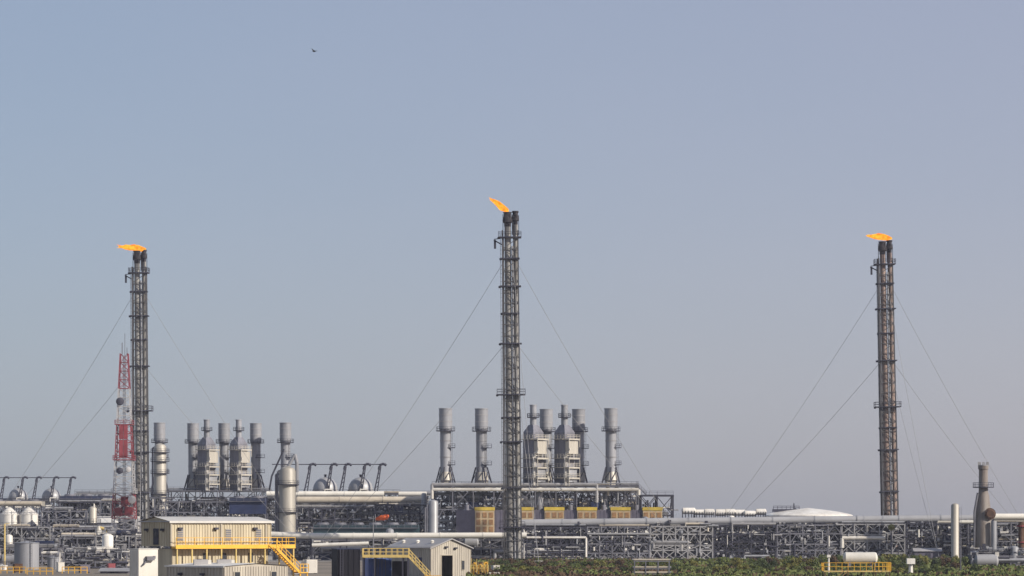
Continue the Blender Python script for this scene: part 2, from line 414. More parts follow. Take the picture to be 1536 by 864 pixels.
# ------------------------------------------------------------------ exhaust stacks and waste heat units
def make_exhaust(label):
    t = thing('exhaust_stack',label,'exhaust stack',group='turbine exhaust stacks')
    m=MB(); m.cyl((0,0,4.2),(0,0,17),1.62,1.68,22); m.build('shaft','cladding',t)
    m=MB(); m.lathe((0,0,0),[(17,1.7),(17.1,2.0),(23.2,2.0),(23.25,2.1),(23.5,2.1),(23.5,1.8),(22.0,1.8)],22); m.build('silencer','cladding',t)
    m=MB(); m.lathe((0,0,0),[(16.5,1.75),(16.5,2.9),(16.75,2.9),(16.75,1.75)],20); m.ring_rail((0,0,16.75),2.85); m.build('ring_platform','steel_dark',t)
    for z in (11.6,6.4):
        m=MB(); m.box(.6,2.9,-1.6,1.2,z-.2,z); m.rail([(1.2,-1.55,z),(2.85,-1.55,z),(2.85,1.15,z)],1.1,.1); m.build('side_platform','steel_dark',t)
    m=MB()
    for dx in (-.2,.2): m.bar((1.9+dx,-.9,0),(1.9+dx,-.9,17),.08)
    for i in range(17): m.bar((1.7,-.9,i+.5),(2.1,-.9,i+.5),.06)
    m.build('ladder','steel',t)
    m=MB(); m.lathe((0,0,0),[(1.6,2.2),(4.2,1.63)],18); m.box(-1.6,1.6,-1.5,1.5,0,1.6); m.build('base_duct','cladding_warm',t)
    for i in range(6):
        a=i*PI/3+.3; m=MB(); m.bar((3.3*math.cos(a),3.3*math.sin(a),0),(1.75*math.cos(a),1.75*math.sin(a),5.6),.34); b=a+PI/3
        m.bar((3.0*math.cos(a),3.0*math.sin(a),1),(2.0*math.cos(b),2.0*math.sin(b),4.6),.16); m.build('support_leg','steel_dark',t)
    m=MB()
    for z in (8.5,13.5,19.3,21.4): m.lathe((0,0,z),[(0,2.04 if z>17 else 1.7),(0,2.08 if z>17 else 1.76),(.3,2.08 if z>17 else 1.76),(.3,2.04 if z>17 else 1.7)],20)
    m.build('stiffener_ring','steel_light',t)
    return t
DC, DL = 1010, 1150; ZD = 21.5
ex = make_exhaust('leftmost of the tall silver exhaust stacks on the central steel deck')
ex.location=(X(668,DC),DC+4,ZD)
for px,D,dy,lab in ((722,DC,6,'silver exhaust stack just left of the centre flare stack'),
    (820,DC,11,'silver exhaust stack between the two waste heat units of the central deck'),
    (869,DC,11,'silver exhaust stack against the right side of the central waste heat units'),
    (917,DC,4,'silver exhaust stack standing alone at the right end of the central deck'),
    (237.5,DL,4,'silver exhaust stack directly right of the left flare stack'),
    (285,DL,11,'silver exhaust stack left of the two waste heat units behind the beige building'),
    (332,DL,11,'silver exhaust stack between the two waste heat units behind the beige building'),
    (380,DL,11,'silver exhaust stack right of the two waste heat units behind the beige building'),
    (427,DL,4,'silver exhaust stack rising behind the thick pale column with slanted pipe')):
    dup(ex,(X(px,D),D+dy,ZD),lab,rz=JR.uniform(-.5,.3))

def make_whru(label):
    t = thing('waste_heat_unit',label,'waste heat unit',group='waste heat recovery units')
    m=MB(); m.box(-2.6,2.6,-2.3,2.3,0,16.1); m.add([(-2.6,-2.3,16.1),(2.6,-2.3,16.1),(2.6,2.3,16.1),(-2.6,2.3,16.1),(-1.15,-1.15,18.4),(1.15,-1.15,18.4),(1.15,1.15,18.4),(-1.15,1.15,18.4)],[(0,1,5,4),(1,2,6,5),(2,3,7,6),(3,0,4,7)])
    for z in (2.5,5.5,8.5,11.5,14.5): m.box(-2.68,2.68,-2.38,2.38,z,z+.22)
    for k in range(7): m.box(-2.5+.8*k,-2.36+.8*k,-2.4,-2.29,.1,15.9)
    m.build('casing','casing_shade',t)
    m=MB(); m.cyl((0,0,18.0),(0,0,24.2),1.15,1.12,18); m.lathe((0,0,24.2),[(0,1.25),(.35,1.25),(.35,1.0),(0,1.0)],18); m.build('chimney','cladding',t)
    m=MB(); m.lathe((0,0,20.6),[(0,1.18),(0,2.1),(.22,2.1),(.22,1.18)],18); m.ring_rail((0,0,20.8),2.05); m.build('ring_platform','steel_dark',t)
    m=MB(); m.box(2.68,4.6,-2.1,2.0,9.6,13.4); m.build('duct','cladding_warm',t)
    m=MB(); m.box(2.7,4.2,-1.9,1.8,1,5); m.build('duct','cladding',t)
    for z in (2.4,5.6,8.4,14.2):
        m=MB(); m.box(2.7,5.0,-2.6,2.5,z-.5,z); m.box(-2.6,2.7,-3.6,-2.4,z-.25,z)
        m.rail([(-2.6,-3.55,z),(4.95,-3.55,z),(4.95,2.5,z)],1.1,.11,1.5)
        m.bar((4.9,-2.5,z-2.6),(4.9,-2.5,z),.2); m.bar((4.9,2.4,z-2.6),(4.9,2.4,z),.2)
        m.build('gallery','cladding_warm',t)  # pale warm tone carries the brightness of the sunlit side
    m=MB(); m.cyl((-3.3,1.2,0),(-3.3,1.2,15.2),.9,n=14); m.build('downcomer','purple_grey',t)  # dark purple tone carries the shade on the unit's left side
    for i in range(3):
        m=MB(); m.tube([(3.2,-2.9+.5*i,0),(3.2,-2.9+.5*i,9+i),(4.9,-2.9+.5*i,9+i)],.16,6); m.build('pipe','white',t)
    return t
wh = make_whru('waste heat unit just right of the centre flare stack, left of its pair')
wh.scale=(.9,.9,1); wh.location=(X(800,DC),DC+3,ZD); wh.rotation_euler=(0,0,R(-48))
dup(wh,(X(847,DC),DC+3,ZD),'waste heat unit on the central deck, the right one of its pair')
dup(wh,(X(309,DL),DL+3,ZD),'waste heat unit behind the beige building, the left one of its pair')
dup(wh,(X(357,DL),DL+3,ZD),'waste heat unit behind the beige building, the right one of its pair')

# ------------------------------------------------------------------ central and left compressor decks
module('compressor_deck','long steel deck carrying the central exhaust stacks beside the centre flare','process deck',648,958,DC,ZD,18,3,11,npipe=20,nves=7,nbox=10,clutter=240,brace=.7)
module('stepped_platform','lower steel platform stepping down at the right end of the central deck','process deck',962,1010,DC,18.6,14,3,12,npipe=6,nves=1,nbox=3,clutter=50,frame='steel_dark')
m=MB()
for s in (-1,1): m.bar((0,s*.6,0),(3,s*.6,-3),.3)
m.rail([(0,-.6,0),(3,-.6,-3)],1.1,.1,1)
tag(m.build('access_stair','steel',None,(X(955,DC),DC+1,ZD+.1)),'short steel stair from the central deck down to the stepped platform','stair')
module('compressor_deck','steel deck carrying the exhaust stacks behind the beige building','process deck',222,404,DL,ZD,20,4,13,npipe=18,nves=6,nbox=8,clutter=200,brace=.6)

# filter houses under the central deck: tan boxes with orange grids
def make_filter(label):
    t=thing('filter_house',label,'filter house',group='tan air filter houses under the central deck')
    m=MB(); m.box(-2.9,2.9,0,4,6.8,13.9); m.build('casing','tan_panel',t)
    m=MB(); m.box(-3.05,3.05,-.15,4.1,13.9,14.9); m.build('top_band','yellow_top',t)
    for i in range(3):
        for j in range(3):
            m=MB(); x=-1.95+i*1.95; z=7.4+j*2.15; m.box(x-.62,x+.62,-.09,0,z,z+1.6)
            for k in range(4): m.box(x-.6,x+.6,-.16,-.09,z+.1+.4*k,z+.25+.4*k)
            m.build('louvre','orange_panel',t)
    for x in (-2.7,2.7):
        for y in (.3,3.7):
            m=MB(); m.bar((x,y,0),(x,y,6.8),.36); m.build('leg','steel',t)
    return t
fy=DC-4.6
fh=make_filter('tan filter house in full view on the left of the centre flare stack'); fh.location=(X(727,fy),fy,0)
for px,lab in ((786,'tan filter house half hidden behind the right edge of the centre flare stack'),(831.5,'tan filter house with yellow top, second right of the centre flare'),
               (880.5,'tan filter house with yellow top, third right of the centre flare'),(931,'tan filter house with yellow top, below the lone right exhaust stack'),
               (979,'rightmost tan filter house, under the stepped platform')):
    dup(fh,(X(px,fy),fy,0),lab)
for px,w,lab in ((700,16,'dark purple-grey enclosure left of the leftmost tan filter house'),(757,20,'dark enclosure right of the leftmost tan filter house'),(809,11,'dark enclosure between the first two filter houses right of the centre flare'),
               (856,16,'dark purple-grey enclosure between the filter houses below the waste heat units'),(906,17,'dark purple-grey enclosure between the two filter houses below the lone exhaust stack'),(955,17,'dark purple-grey enclosure left of the rightmost tan filter house')):
    t=thing('turbine_enclosure',lab,'enclosure',(X(px,fy),fy+.6,0),0,'dark turbine enclosures under the central deck'); ww=w*fy/F
    m=MB(); m.box(-ww,ww,0,5,0,14); 
    for k in range(6): m.box(-ww+.1+k*ww/3,-ww+.25+k*ww/3,-.1,0,.2,13.8)
    m.build('casing','purple_grey',t)
    m=MB(); m.cyl((0,2.5,14),(0,2.5,15.6),.7,n=12); m.build('vent','steel',t)
    m=MB(); m.box(-.9,.9,-.16,-.1,.1,2.6); m.build('door','steel_dark',t)

# thick pale columns
def column(name,label,px,D,zt,r,rings,m_='cladding_warm',pipes=1,group=None,slant=False):
    t=thing(name,label,'column',(X(px,D),D,0),0,group)
    m=MB(); m.lathe((0,0,0),[(0,r*1.05),(1.2,r*1.05),(1.3,r),(zt-r*.6,r),(zt-r*.25,r*.8),(zt,r*.2)],22); m.build('shell',m_,t)
    for z in rings:
        m=MB(); m.lathe((0,0,z),[(-.2,r*1.0+.03),(-.2,r+1.1),(0,r+1.1),(0,r+.03)],18); m.ring_rail((0,0,z),r+1.05); m.build('ring_platform','steel_dark',t)
    m=MB(); 
    for dx in (-.2,.2): m.bar((r+.35+dx,-r*.4,0),(r+.35+dx,-r*.4,zt-1),.08)
    m.build('ladder','steel',t)
    for i in range(pipes):
        m=MB(); x=-r-.35-.6*i; m.tube([(x,-.4,0),(x,-.4,zt-1.5-i),(0,-.4,zt-1.2-i)],.3,8); m.build('pipe','steel',t)
    if slant:
        m=MB(); m.tube([(-r*.4,0,zt+5.2),(-r-2.2,0,zt-3),(-r-3,0,zt-7.5)],.28,8); m.build('slanted_pipe','steel_dark',t)
        m=MB(); m.tube([(0,.5,zt-.5),(2.3,.5,zt+3.6),(2.9,.5,zt+1),(2.9,.5,zt-8)],.55,10); m.build('overhead_pipe','cladding',t)
    return t
column('process_column','thick pale column with slanted pipe, between beige building and windsock',431,1020,27.5,2.55,(22,13.5,6),pipes=2,slant=True)
column('process_column','pale column with ringed platforms beside the left flare stack',240,1120,37,2.1,(34,31,27,20),'cladding_warm')
column('process_column','slim pale column standing among the far left pipework',139,905,14.5,1.15,(10,),'cladding_warm')
column('process_column','grey twin-piped column at the left foot of the central deck',650,985,17,1.4,(),'pipe_grey',pipes=2)
column('process_column','plain grey-white column rising through the right pipe rack',1432.5,878,15.2,1.05,(),'cladding_warm',pipes=0)

# thermal oxidiser far right
def oxidiser():
    D=887; t=thing('oxidizer_stack','brown-grey tapered stack with railed platform at the right edge','exhaust stack',(X(1475,D),D,0))
    k=D/F
    m=MB(); m.lathe((0,0,0),[(0,2.3),(8,2.25),(12.5,2.1),(17.5,1.5),(18.2,1.25),(24.2,1.2),(24.3,1.4),(25.4,1.4),(25.4,1.05)],20); m.build('stack_shell','oxid',t)
    m=MB(); m.lathe((0,0,19.6),[(-.25,1.25),(-.25,2.8),(0,2.8),(0,1.25)],18); m.ring_rail((0,0,19.6),2.75); m.build('ring_platform','steel_dark',t)
    m=MB(); m.cyl((1.5,-2.6,12.4),(1.5,-.6,12.4),1.45,n=20); m.cyl((1.5,-2.9,12.4),(1.5,-2.6,12.4),1.0,1.3,16); m.cyl((1.5,-1.9,12.4),(1.5,-1.7,12.4),1.58,n=20); m.build('burner_drum','rust',t)
    m=MB(); m.cyl((2.4,-2.6,0),(2.4,-2.6,10.5),.75,n=12); m.build('downcomer','cladding',t)
    m=MB(); m.tube([(-2.5,-1,0),(-2.5,-1,13.0),(-1.6,-1,18)],.3,8); m.build('pipe','steel',t)
    m=MB()
    for i in range(8): a=i*PI/4; m.bar((1.25*math.cos(a),1.25*math.sin(a),25.2),(1.35*math.cos(a),1.35*math.sin(a),26.2),.25)
    m.lathe((0,0,25.2),[(0,1.08),(0,1.45),(.2,1.45),(.2,1.08)],16); m.build('rim_crown','steel_light',t)
oxidiser()

# ------------------------------------------------------------------ domed drums with gooseneck masts on racks
def make_gooseneck(label):
    t=thing('gooseneck_mast',label,'mast',group='bent-top masts over the domed drums')
    m=MB(); m.bar((-1.3,0,-1.5),(.75,0,8.0),.42); m.bar((-.2,0,-1.5),(1.15,0,8.0),.34)
    for i in range(5): m.bar((-.75+.3*i,0,1+1.4*i),(.35+.17*i,0,1.9+1.4*i),.2)
    m.build('lattice_pole','steel_dark',t)
    m=MB(); m.tube([(.5,0,7.0),(.8,0,8.2),(1.3,0,8.8),(2.3,0,8.8),(2.9,0,8.3)],.42,8); m.build('bent_head','steel_dark',t)
    return t
def make_domedrum(label):
    t=thing('domed_drum',label,'tank',group='big domed drums on the rack tops')
    m=MB(); r=4.0; m.lathe((0,0,0),[(0,r)]+[(1.5+r*math.sin(a*PI/16)*1.0,r*math.cos(a*PI/16)) for a in range(0,8)]+[(1.5+r,.1)],24); m.build('shell','pipe_grey',t)
    m=MB(); m.lathe((0,0,.9),[(0,r+.02),(0,r+.2),(.4,r+.2),(.4,r+.02)],24); m.build('girth_ring','steel_light',t)
    m=MB(); m.cyl((0,0,1+r),(0,0,2.4+r),.35,n=10); m.cyl((0,0,2.1+r),(0,0,2.3+r),.55,n=10); m.build('nozzle','steel_dark',t)
    m=MB(); m.tube([(0,-r-.5,0),(0,-r-.5,1.4),(2.4,-r-.3,1.4)],.25,8); m.build('pipe','white',t)
    return t
D1,D2=1075,1260
gn=make_gooseneck('leftmost bent-top mast, beside the thick pale column'); dd=make_domedrum('left one of two domed drums right of the thick pale column')
gz=Z(737,D1); gn.location=(X(461,D1),D1,gz); dd.location=(X(487,D1),D1+4,Z(741,D1)); dd.scale=(1,1,1)
dup(dd,(X(540,D1),D1+4,Z(741,D1)),'right one of two domed drums right of the thick pale column')
for px,lab in ((493,'bent-top mast just right of the left domed drum, mid-left skyline'),(514,'middle bent-top mast between the two domed drums, left of centre'),
    (543,'bent-top mast standing before the right domed drum, left of centre'),(566,'last bent-top mast right of the right domed drum, left of centre')):
    dup(gn,(X(px,D1),D1,gz),lab)
z2=Z(749,D2)
dup(dd,(X(25,D2),D2+4,Z(752,D2)),'domed drum on the skyline nearest the left picture edge',scale=(.92,.92,.92)); dup(dd,(X(75,D2),D2+4,Z(752,D2)),'domed drum on the far left skyline, second from the edge',scale=(.92,.92,.92))
for px,lab in ((3,'bent-top mast cut by the left picture edge'),(31,'bent-top mast right of the leftmost domed drum'),(52,'bent-top mast between the two far left domed drums'),
    (78,'bent-top mast before the second far left domed drum'),(103,'last bent-top mast of the far left row, left of the lattice tower')):
    dup(gn,(X(px,D2),D2,z2),lab,scale=(.95,.95,.95))
def header(label,px0,px1,D,z):
    m=MB(); x0,x1=X(px0,D),X(px1,D); m.tube([(x0,0,0),(x1,0,0)],.17,6); tag(m.build('vent_header','steel_dark',None,(0,D,z)),label,'pipe','thin header pipes joining mast tops')
header('thin header pipe along the mast tops right of the pale column',408,571,D1+.4,gz+8.7)
header('thin header pipe along the mast tops on the far left',-20,108,D2+.4,z2+8.2)

# ------------------------------------------------------------------ left plant: rows of modules
G='steel process modules of the left plant'
module('rack_module','rack block carrying the two domed drums right of the pale column','process module',445,600,D1,Z(740,D1),14,4,21,npipe=12,nves=4,nbox=6,clutter=150,group=G)
module('rack_module','rack block carrying the far left domed drums and masts','process module',-25,112,D2,Z(750,D2),14,4,22,npipe=12,nves=4,nbox=5,clutter=120,group=G)
module('rack_module','dark blue-grey pipework block between the pale column and the windsock','process module',444,560,1030,Z(762,1030),12,4,23,npipe=14,nves=3,nbox=6,clutter=160,group=G,frame='steel_dark')
module('rack_module','dark pipework block between the windsock and the central deck','process module',562,646,1025,Z(757,1025),12,4,24,npipe=12,nves=3,nbox=5,clutter=140,group=G,frame='steel_dark')
module('rack_module','pale skyline pipe block left of the central deck','process module',598,648,1090,Z(742,1090),10,4,25,npipe=8,nves=3,nbox=2,clutter=60,group=G,frame='steel_light')
module('rack_module','dense pipework block behind the beige building, below the exhaust stacks','process module',248,345,1060,Z(752,1060),12,4,26,npipe=14,nves=4,nbox=4,clutter=160,group=G)
module('rack_module','pipework block left of the thick pale column, above the beige roof','process module',345,418,1055,Z(747,1055),12,4,27,npipe=10,nves=2,nbox=4,clutter=110,group=G,frame='steel_dark')
module('rack_module','pipework block directly behind the left flare stack','process module',196,250,1080,Z(746,1080),12,4,28,npipe=8,nves=3,nbox=3,clutter=100,group=G)
module('rack_module','pipework block behind the red lower band of the lattice tower','process module',150,198,1010,Z(752,1010),12,4,29,npipe=9,nves=3,nbox=3,clutter=100,group=G)
module('rack_module','pipework block left of the lattice tower, above the slim column','process module',88,152,1040,Z(753,1040),12,4,30,npipe=10,nves=3,nbox=4,clutter=120,group=G,frame='steel_dark')
module('rack_module','pipework block at the left edge under the white dome roofs','process module',-10,62,985,Z(775,985),10,3,31,npipe=10,nves=4,nbox=4,clutter=120,group=G)
module('rack_module','pipework block between white dome roofs and slim column','process module',62,128,960,Z(766,960),10,4,32,npipe=12,nves=4,nbox=4,clutter=140,group=G)
module('rack_module','low pipework block around the foot of the lattice tower','process module',128,205,950,Z(780,950),10,3,33,npipe=10,nves=3,nbox=4,clutter=120,group=G)
module('rack_module','low pipework block at the left edge above the white storage tank','process module',-10,75,905,Z(790,905),8,2,34,npipe=9,nves=4,nbox=4,clutter=110,group=G,frame='steel_light')
module('rack_module','low pipework block at the foot of the slim left column','process module',78,165,890,Z(792,890),8,2,35,npipe=9,nves=3,nbox=4,clutter=110,group=G)

module('rack_module','dense dark pipework block behind the left half of the central deck','process module',652,760,1040,20.6,10,4,36,npipe=14,nves=5,nbox=8,clutter=170,group=G,frame='steel_dark')
module('rack_module','dense dark pipework block behind the waste heat units of the central deck','process module',778,862,1040,20.6,10,4,37,npipe=14,nves=5,nbox=8,clutter=150,group=G,frame='steel_dark')
module('rack_module','dense dark pipework block behind the lone right exhaust stack','process module',864,955,1040,20.2,10,4,38,npipe=12,nves=4,nbox=7,clutter=140,group=G,frame='steel_dark')
module('rack_module','near low pipework block right of the storage tanks, bottom left','process module',90,142,800,Z(806,800),8,2,39,npipe=10,nves=2,nbox=4,clutter=130,group=G)
module('rack_module','near low pipework block between lattice tower foot and portable cabin','process module',144,204,790,Z(803,790),8,2,40,npipe=10,nves=2,nbox=4,clutter=130,group=G,frame='steel_light')
module('rack_module','near low pipework block behind the grey storage tank, bottom left','process module',-10,88,770,Z(822,770),7,2,41,npipe=9,nves=3,nbox=4,clutter=120,group=G)
module('rack_module','low grey-brown equipment block in the bottom right corner','process module',1458,1545,720,Z(833,720),8,1,42,npipe=8,nves=3,nbox=6,clutter=120,group=G)
module('rack_module','tall skyline pipework left of the lattice tower behind the dark cooler bank','process module',112,168,1150,Z(740,1150),10,4,43,npipe=8,nves=2,nbox=3,clutter=80,group=G,frame='steel_light')
module('rack_module','nearest low pipework block at the bottom left, beside the white portable cabin','process module',96,190,715,Z(829,715),7,1,44,npipe=9,nves=3,nbox=5,clutter=150,group=G)
def air_cooler(label,px0,px1,D,z,dep=9,m_='navy',hh=2.0):
    x0,x1=X(px0,D),X(px1,D); w=(x1-x0)/2; t=thing('air_cooler',label,'air cooler',((x0+x1)/2,D,0),0,'long air cooler banks')
    m=MB(); m.box(-w,w,0,dep,z-hh,z); m.build('plenum',m_,t)
    n=max(2,int(2*w/5))
    for i in range(n):
        c=-w+(i+.5)*2*w/n; m=MB(); m.lathe((c,dep*.4,z),[(0,2.0),(.6,1.7),(.65,1.6),(.1,1.6)],16); m.build('fan_ring','steel',t)
    m=MB()
    for i in range(n+1):
        for y in (.3,dep-.3): m.bar((-w+i*2*w/n,y,0),(-w+i*2*w/n,y,z-hh),.35)
    m.build('frame','steel',t)
    m=MB(); m.rail([(-w,-.3,z-.9),(w,-.3,z-.9)],1.1,.08,2); m.box(-w,w,-.9,0,z-1.1,z-.9); m.build('walkway','steel',t)
    return t
air_cooler('long dark blue air cooler bank on the far left skyline, left of the lattice tower',90,166,1120,Z(744,1120))
air_cooler('navy air cooler bank above the beige roof, left of the thick pale column',344,398,1045,Z(747,1045),hh=5)
air_cooler('teal air cooler bank behind the white pipe and windsock',470,628,1000,Z(787,1000),m_='teal',hh=2.6)
air_cooler('pale long cooler bank under the far left domed drums',-20,62,1100,Z(752,1100),m_='cladding_warm',hh=1.6)

def run(name,label,px0,py0,px1,py1,D,r,m_,group=None,sup=True,zg=0,extra=None):
    a=Vector((X(px0,D),0,Z(py0,D))); b=Vector((X(px1,D),0,Z(py1,D))); t=thing(name,label,'pipe',(a.x,D,0),0,group); a.x,b.x,off=0,b.x-a.x,a.x
    m=MB(); m.cyl(a,b,r,n=16)
    L=(b-a).length; k=int(L/11)
    m.build('pipe',m_,t)
    m=MB()
    for i in range(1,k): 
        c=a.lerp(b,i/k); d=(b-a).normalized(); m.cyl(c-d*.15,c+d*.15,r*1.1,n=16)
    if m.f: m.build('joint_band',extra or m_,t)
    if sup:
        n=max(2,int(L/9))
        for i in range(n+1):
            c=a.lerp(b,i/n); m=MB()
            for y in (-r*.8,r*.8): m.bar((c.x,y*1.6,0),(c.x,y,c.z-r),.3)
            m.box(c.x-.2,c.x+.2,-r*1.4,r*1.4,c.z-r-.35,c.z-r+.02); m.build('support','steel_dark',t)
    return t
# main white pipeline in front, big grey pipe on the right rack
PG='large pipelines crossing the plant'
run('white_pipeline','long thick white pipe running from the beige building to the centre flare',466,804,790,803,880,.78,'pipe_white',PG)
t=run('white_pipeline','white pipe stretch curving out behind the right end of the beige building',380,800.5,466.5,804,880.3,.76,'pipe_white',PG)
run('grey_pipeline','very thick grey pipe along the top of the right pipe rack',781,785,1600,776,905,1.05,'pipe_grey',PG,sup=False,extra='cladding')
run('white_pipeline','white pipe under the grey one, right of the centre flare stack',790,800,972,799.5,925,.75,'pipe_white',PG)
run('white_pipeline','thin white pipe low under the pale stretch, above the dark tank',468,818,553,815,860,.5,'pipe_white',PG)
run('white_pipeline','bright white skyline pipe passing in front of the domed drums',400,741,576,741,1050,.9,'pipe_white',PG)
run('beige_pipeline','pale beige pipe just below the bright skyline pipe, under the domed drums',445,750,640,750,1046,1.1,'beige_pipe',PG)
run('white_pipeline','bright white skyline pipe left of the central deck',598,741,640,741,1070,.8,'pipe_white',PG)
run('white_pipeline','white pipe leaving the picture at the right edge beside the tapered stack',1489,775,1620,775,895,.85,'pipe_white',PG)
run('beige_pipeline','pale roof-height pipe on the far left skyline under the drums',-20,755,62,755,1050,.7,'beige_pipe',PG)
run('white_pipeline','white pipe below the grey one on the right half of the rack',1085,799,1300,798,940,.6,'pipe_white',PG)
run('white_pipeline','pale pipe just under the grey one between white column and tapered stack',1440,783,1470,783,898,.5,'pipe_white',PG)

# right pipe rack in sections, plus equipment behind
RG='sections of the right pipe rack'
secs=[(782,880,'pipe rack section right of the centre flare, under the first filter houses'),(880,975,'pipe rack section below the lone right exhaust stack'),
 (975,1070,'pipe rack section below and right of the stepped platform'),(1070,1165,'pipe rack section left of the white tank dome'),
 (1165,1262,'pipe rack section directly below the white tank dome'),(1262,1358,'pipe rack section in front of the right flare stack'),
 (1358,1452,'pipe rack section around the plain grey-white column'),(1452,1560,'pipe rack section at the right edge beside the tapered stack')]
for i,(a,b,l) in enumerate(secs):
    u=((a+b)/2-781)/819; pz=Z(785-9*u,905)
    module('pipe_rack',l,'pipe rack',a+1,b-1,903,pz-1.15,5.5,4,50+i,npipe=14,nves=0,nbox=3,clutter=200,rail=False,group=RG,frame=('steel_dark','steel','steel_light')[i%3],brace=.95,deck='steel_dark',bay=3.7)
bsecs=[(785,900,'dark equipment row behind the rack, right of the centre flare'),(900,1015,'dark equipment row behind the rack under the stepped platform'),(1015,1130,'equipment row behind the rack under the white fin coolers'),
 (1130,1250,'equipment row behind the rack under the white tank dome'),(1250,1365,'equipment row behind the rack at the right flare foot'),(1365,1470,'equipment row behind the plain grey-white column'),(1470,1580,'equipment row behind the rack at the right edge')]
for i,(a,b,l) in enumerate(bsecs):
    module('equipment_row',l,'process module',a,b,960+6*(i%3),9.6,9,3,70+i,npipe=12,nves=2,nbox=14,clutter=220,rail=True,group='equipment rows behind the right pipe rack',frame='steel_dark',brace=.5)
# front low racks beneath the white pipe left of the centre flare
for i,(a,b,l) in enumerate([(410,470,'low pipework block right of the beige building, under the white pipe'),(470,560,'low pipework block behind the dark tank, under the white pipe'),(560,650,'low pipework block behind the grey warehouse roof'),(690,785,'low pipework block at the foot of the centre flare, right of the warehouse')]):
    module('pipe_rack',l,'pipe rack',a,b,884,Z(809,884),7,2,90+i,npipe=10,nves=3,nbox=3,clutter=120,rail=False,group='low racks under the white pipe',frame='steel',brace=.5)

# white fin coolers / bundles right of stepped platform
def bundle(px,D,label):
    t=thing('cooler_bundle',label,'cooler',(X(px,D),D,Z(776,D)),0,'white hooded cooler bundles on the right skyline')
    m=MB(); m.drum(-2.1,2.1,0,1.9,.95,12); m.build('hood','white',t)
    m=MB(); 
    for k in range(5): m.box(-1.9+.9*k,-1.75+.9*k,-1.0,1.0,-.2,1.9)
    m.build('fins','steel_dark',t)
    m=MB(); m.bar((-1.8,0,-12),(-1.8,0,.4),.3); m.bar((1.8,0,-12),(1.8,0,.4),.3); m.build('leg','steel_dark',t)
    return t
b0=bundle(1033,975,'first white hooded cooler on the skyline right of the stepped platform')
ords=['second','third','fourth','fifth','sixth','seventh','eighth']
for i in range(7): dup(b0,(X(1049+15.5*i+JR.uniform(-3,3),975),975+JR.uniform(-2,2),Z(776+JR.uniform(0,4),975)),ords[i]+' white hooded cooler from the stepped platform, right skyline',scale=(JR.uniform(.75,1.05),1,JR.uniform(.8,1.1)))
m=MB(); x0,x1=X(1020,982),X(1160,982); m.box(x0,x1,0,6,0,11.2)
for k in range(14): m.box(x0+k*2,x0+k*2+.3,-.15,0,.3,11)
tag(m.build('cooler_house','purple_grey',None,(0,982,0)),'long dark shed wall under the white hooded coolers','shed')

# LNG tank dome
D=1420; t=thing('domed_tank','huge low white domed storage tank behind the rack, left of right flare','tank',(X(1212,D),D,0))
rr_=X(1278,D)-X(1212,D)
zt=Z(763,D); ze=Z(774.5,D)
m=MB(); m.lathe((0,0,0),[(0,rr_),(ze,rr_)],64); m.build('tank_wall','white',t)
m=MB(); m.lathe((0,0,0),[(ze,rr_+.3),(ze+.3,rr_+.3)]+[(ze+.3+(zt-ze)*(.45*math.sin(a*PI/24)+.55*(1-math.cos(a*PI/24))),(rr_+.3)*math.cos(a*PI/24)) for a in range(1,12)]+[(zt+.35,.1)],64); m.build('dome_roof','white',t)
m=MB(); m.box(-15,-4,-3,3,zt-1.4,zt-.2); m.rail([(-15,-3,zt-.2),(-4,-3,zt-.2)],1.3,.2); m.bar((-18,0,ze),(-5,0,zt),.5); m.cyl((-6,0,zt-1),(-6,0,zt+2.3),.25,n=6); m.build('roof_platform','steel_dark',t)

# far-left dome roofs and tanks
def dometank(name,label,px,D,ytop,yeave,hw,m_='white',group=None):
    t=thing(name,label,'tank',(X(px,D),D,0),0,group); r=hw*D/F; ze=Z(yeave,D); zt=Z(ytop,D)
    m=MB(); m.lathe((0,0,0),[(0,r),(ze,r)],28); m.build('shell',m_,t)
    m=MB(); m.lathe((0,0,0),[(ze,r+.12),(ze+.1,r+.12),(ze+(zt-ze)*.5,r*.62),(zt-.1,r*.2),(zt,.05)],28); m.build('roof',m_,t)
    m=MB(); m.rail([(r*math.cos(a*PI/8),r*math.sin(a*PI/8),ze+.1) for a in range(8,17)],1.0,.07); m.build('handrail','steel',t)
    m=MB()
    for dx in (-.2,.2): m.bar((r*.5+dx,-r*.9-.15,0),(r*.5+dx,-r*.9-.15,ze+1),.07)
    for k in range(int(ze/.5)): m.bar((r*.5-.2,-r*.9-.15,.4+.5*k),(r*.5+.2,-r*.9-.15,.4+.5*k),.05)
    m.build('ladder','steel',t)
    return t
dometank('dome_roofed_tank','white cone-roofed tank nearest the left edge, under the skyline drums',14,975,761,772,14)
dometank('dome_roofed_tank','white cone-roofed tank beside its twin, left of the dark cooler bank',43,975,761,772,14)
dometank('storage_tank','pale grey storage tank low in the left corner',40,700,811,815,18.5,'cladding')
dometank('storage_tank','smaller pale tank right of the grey storage tank, lower left',80,705,834,837,9,'cladding')
dometank('storage_tank','tiny pale tank cut by the left picture edge',3,690,846,849,8,'white')

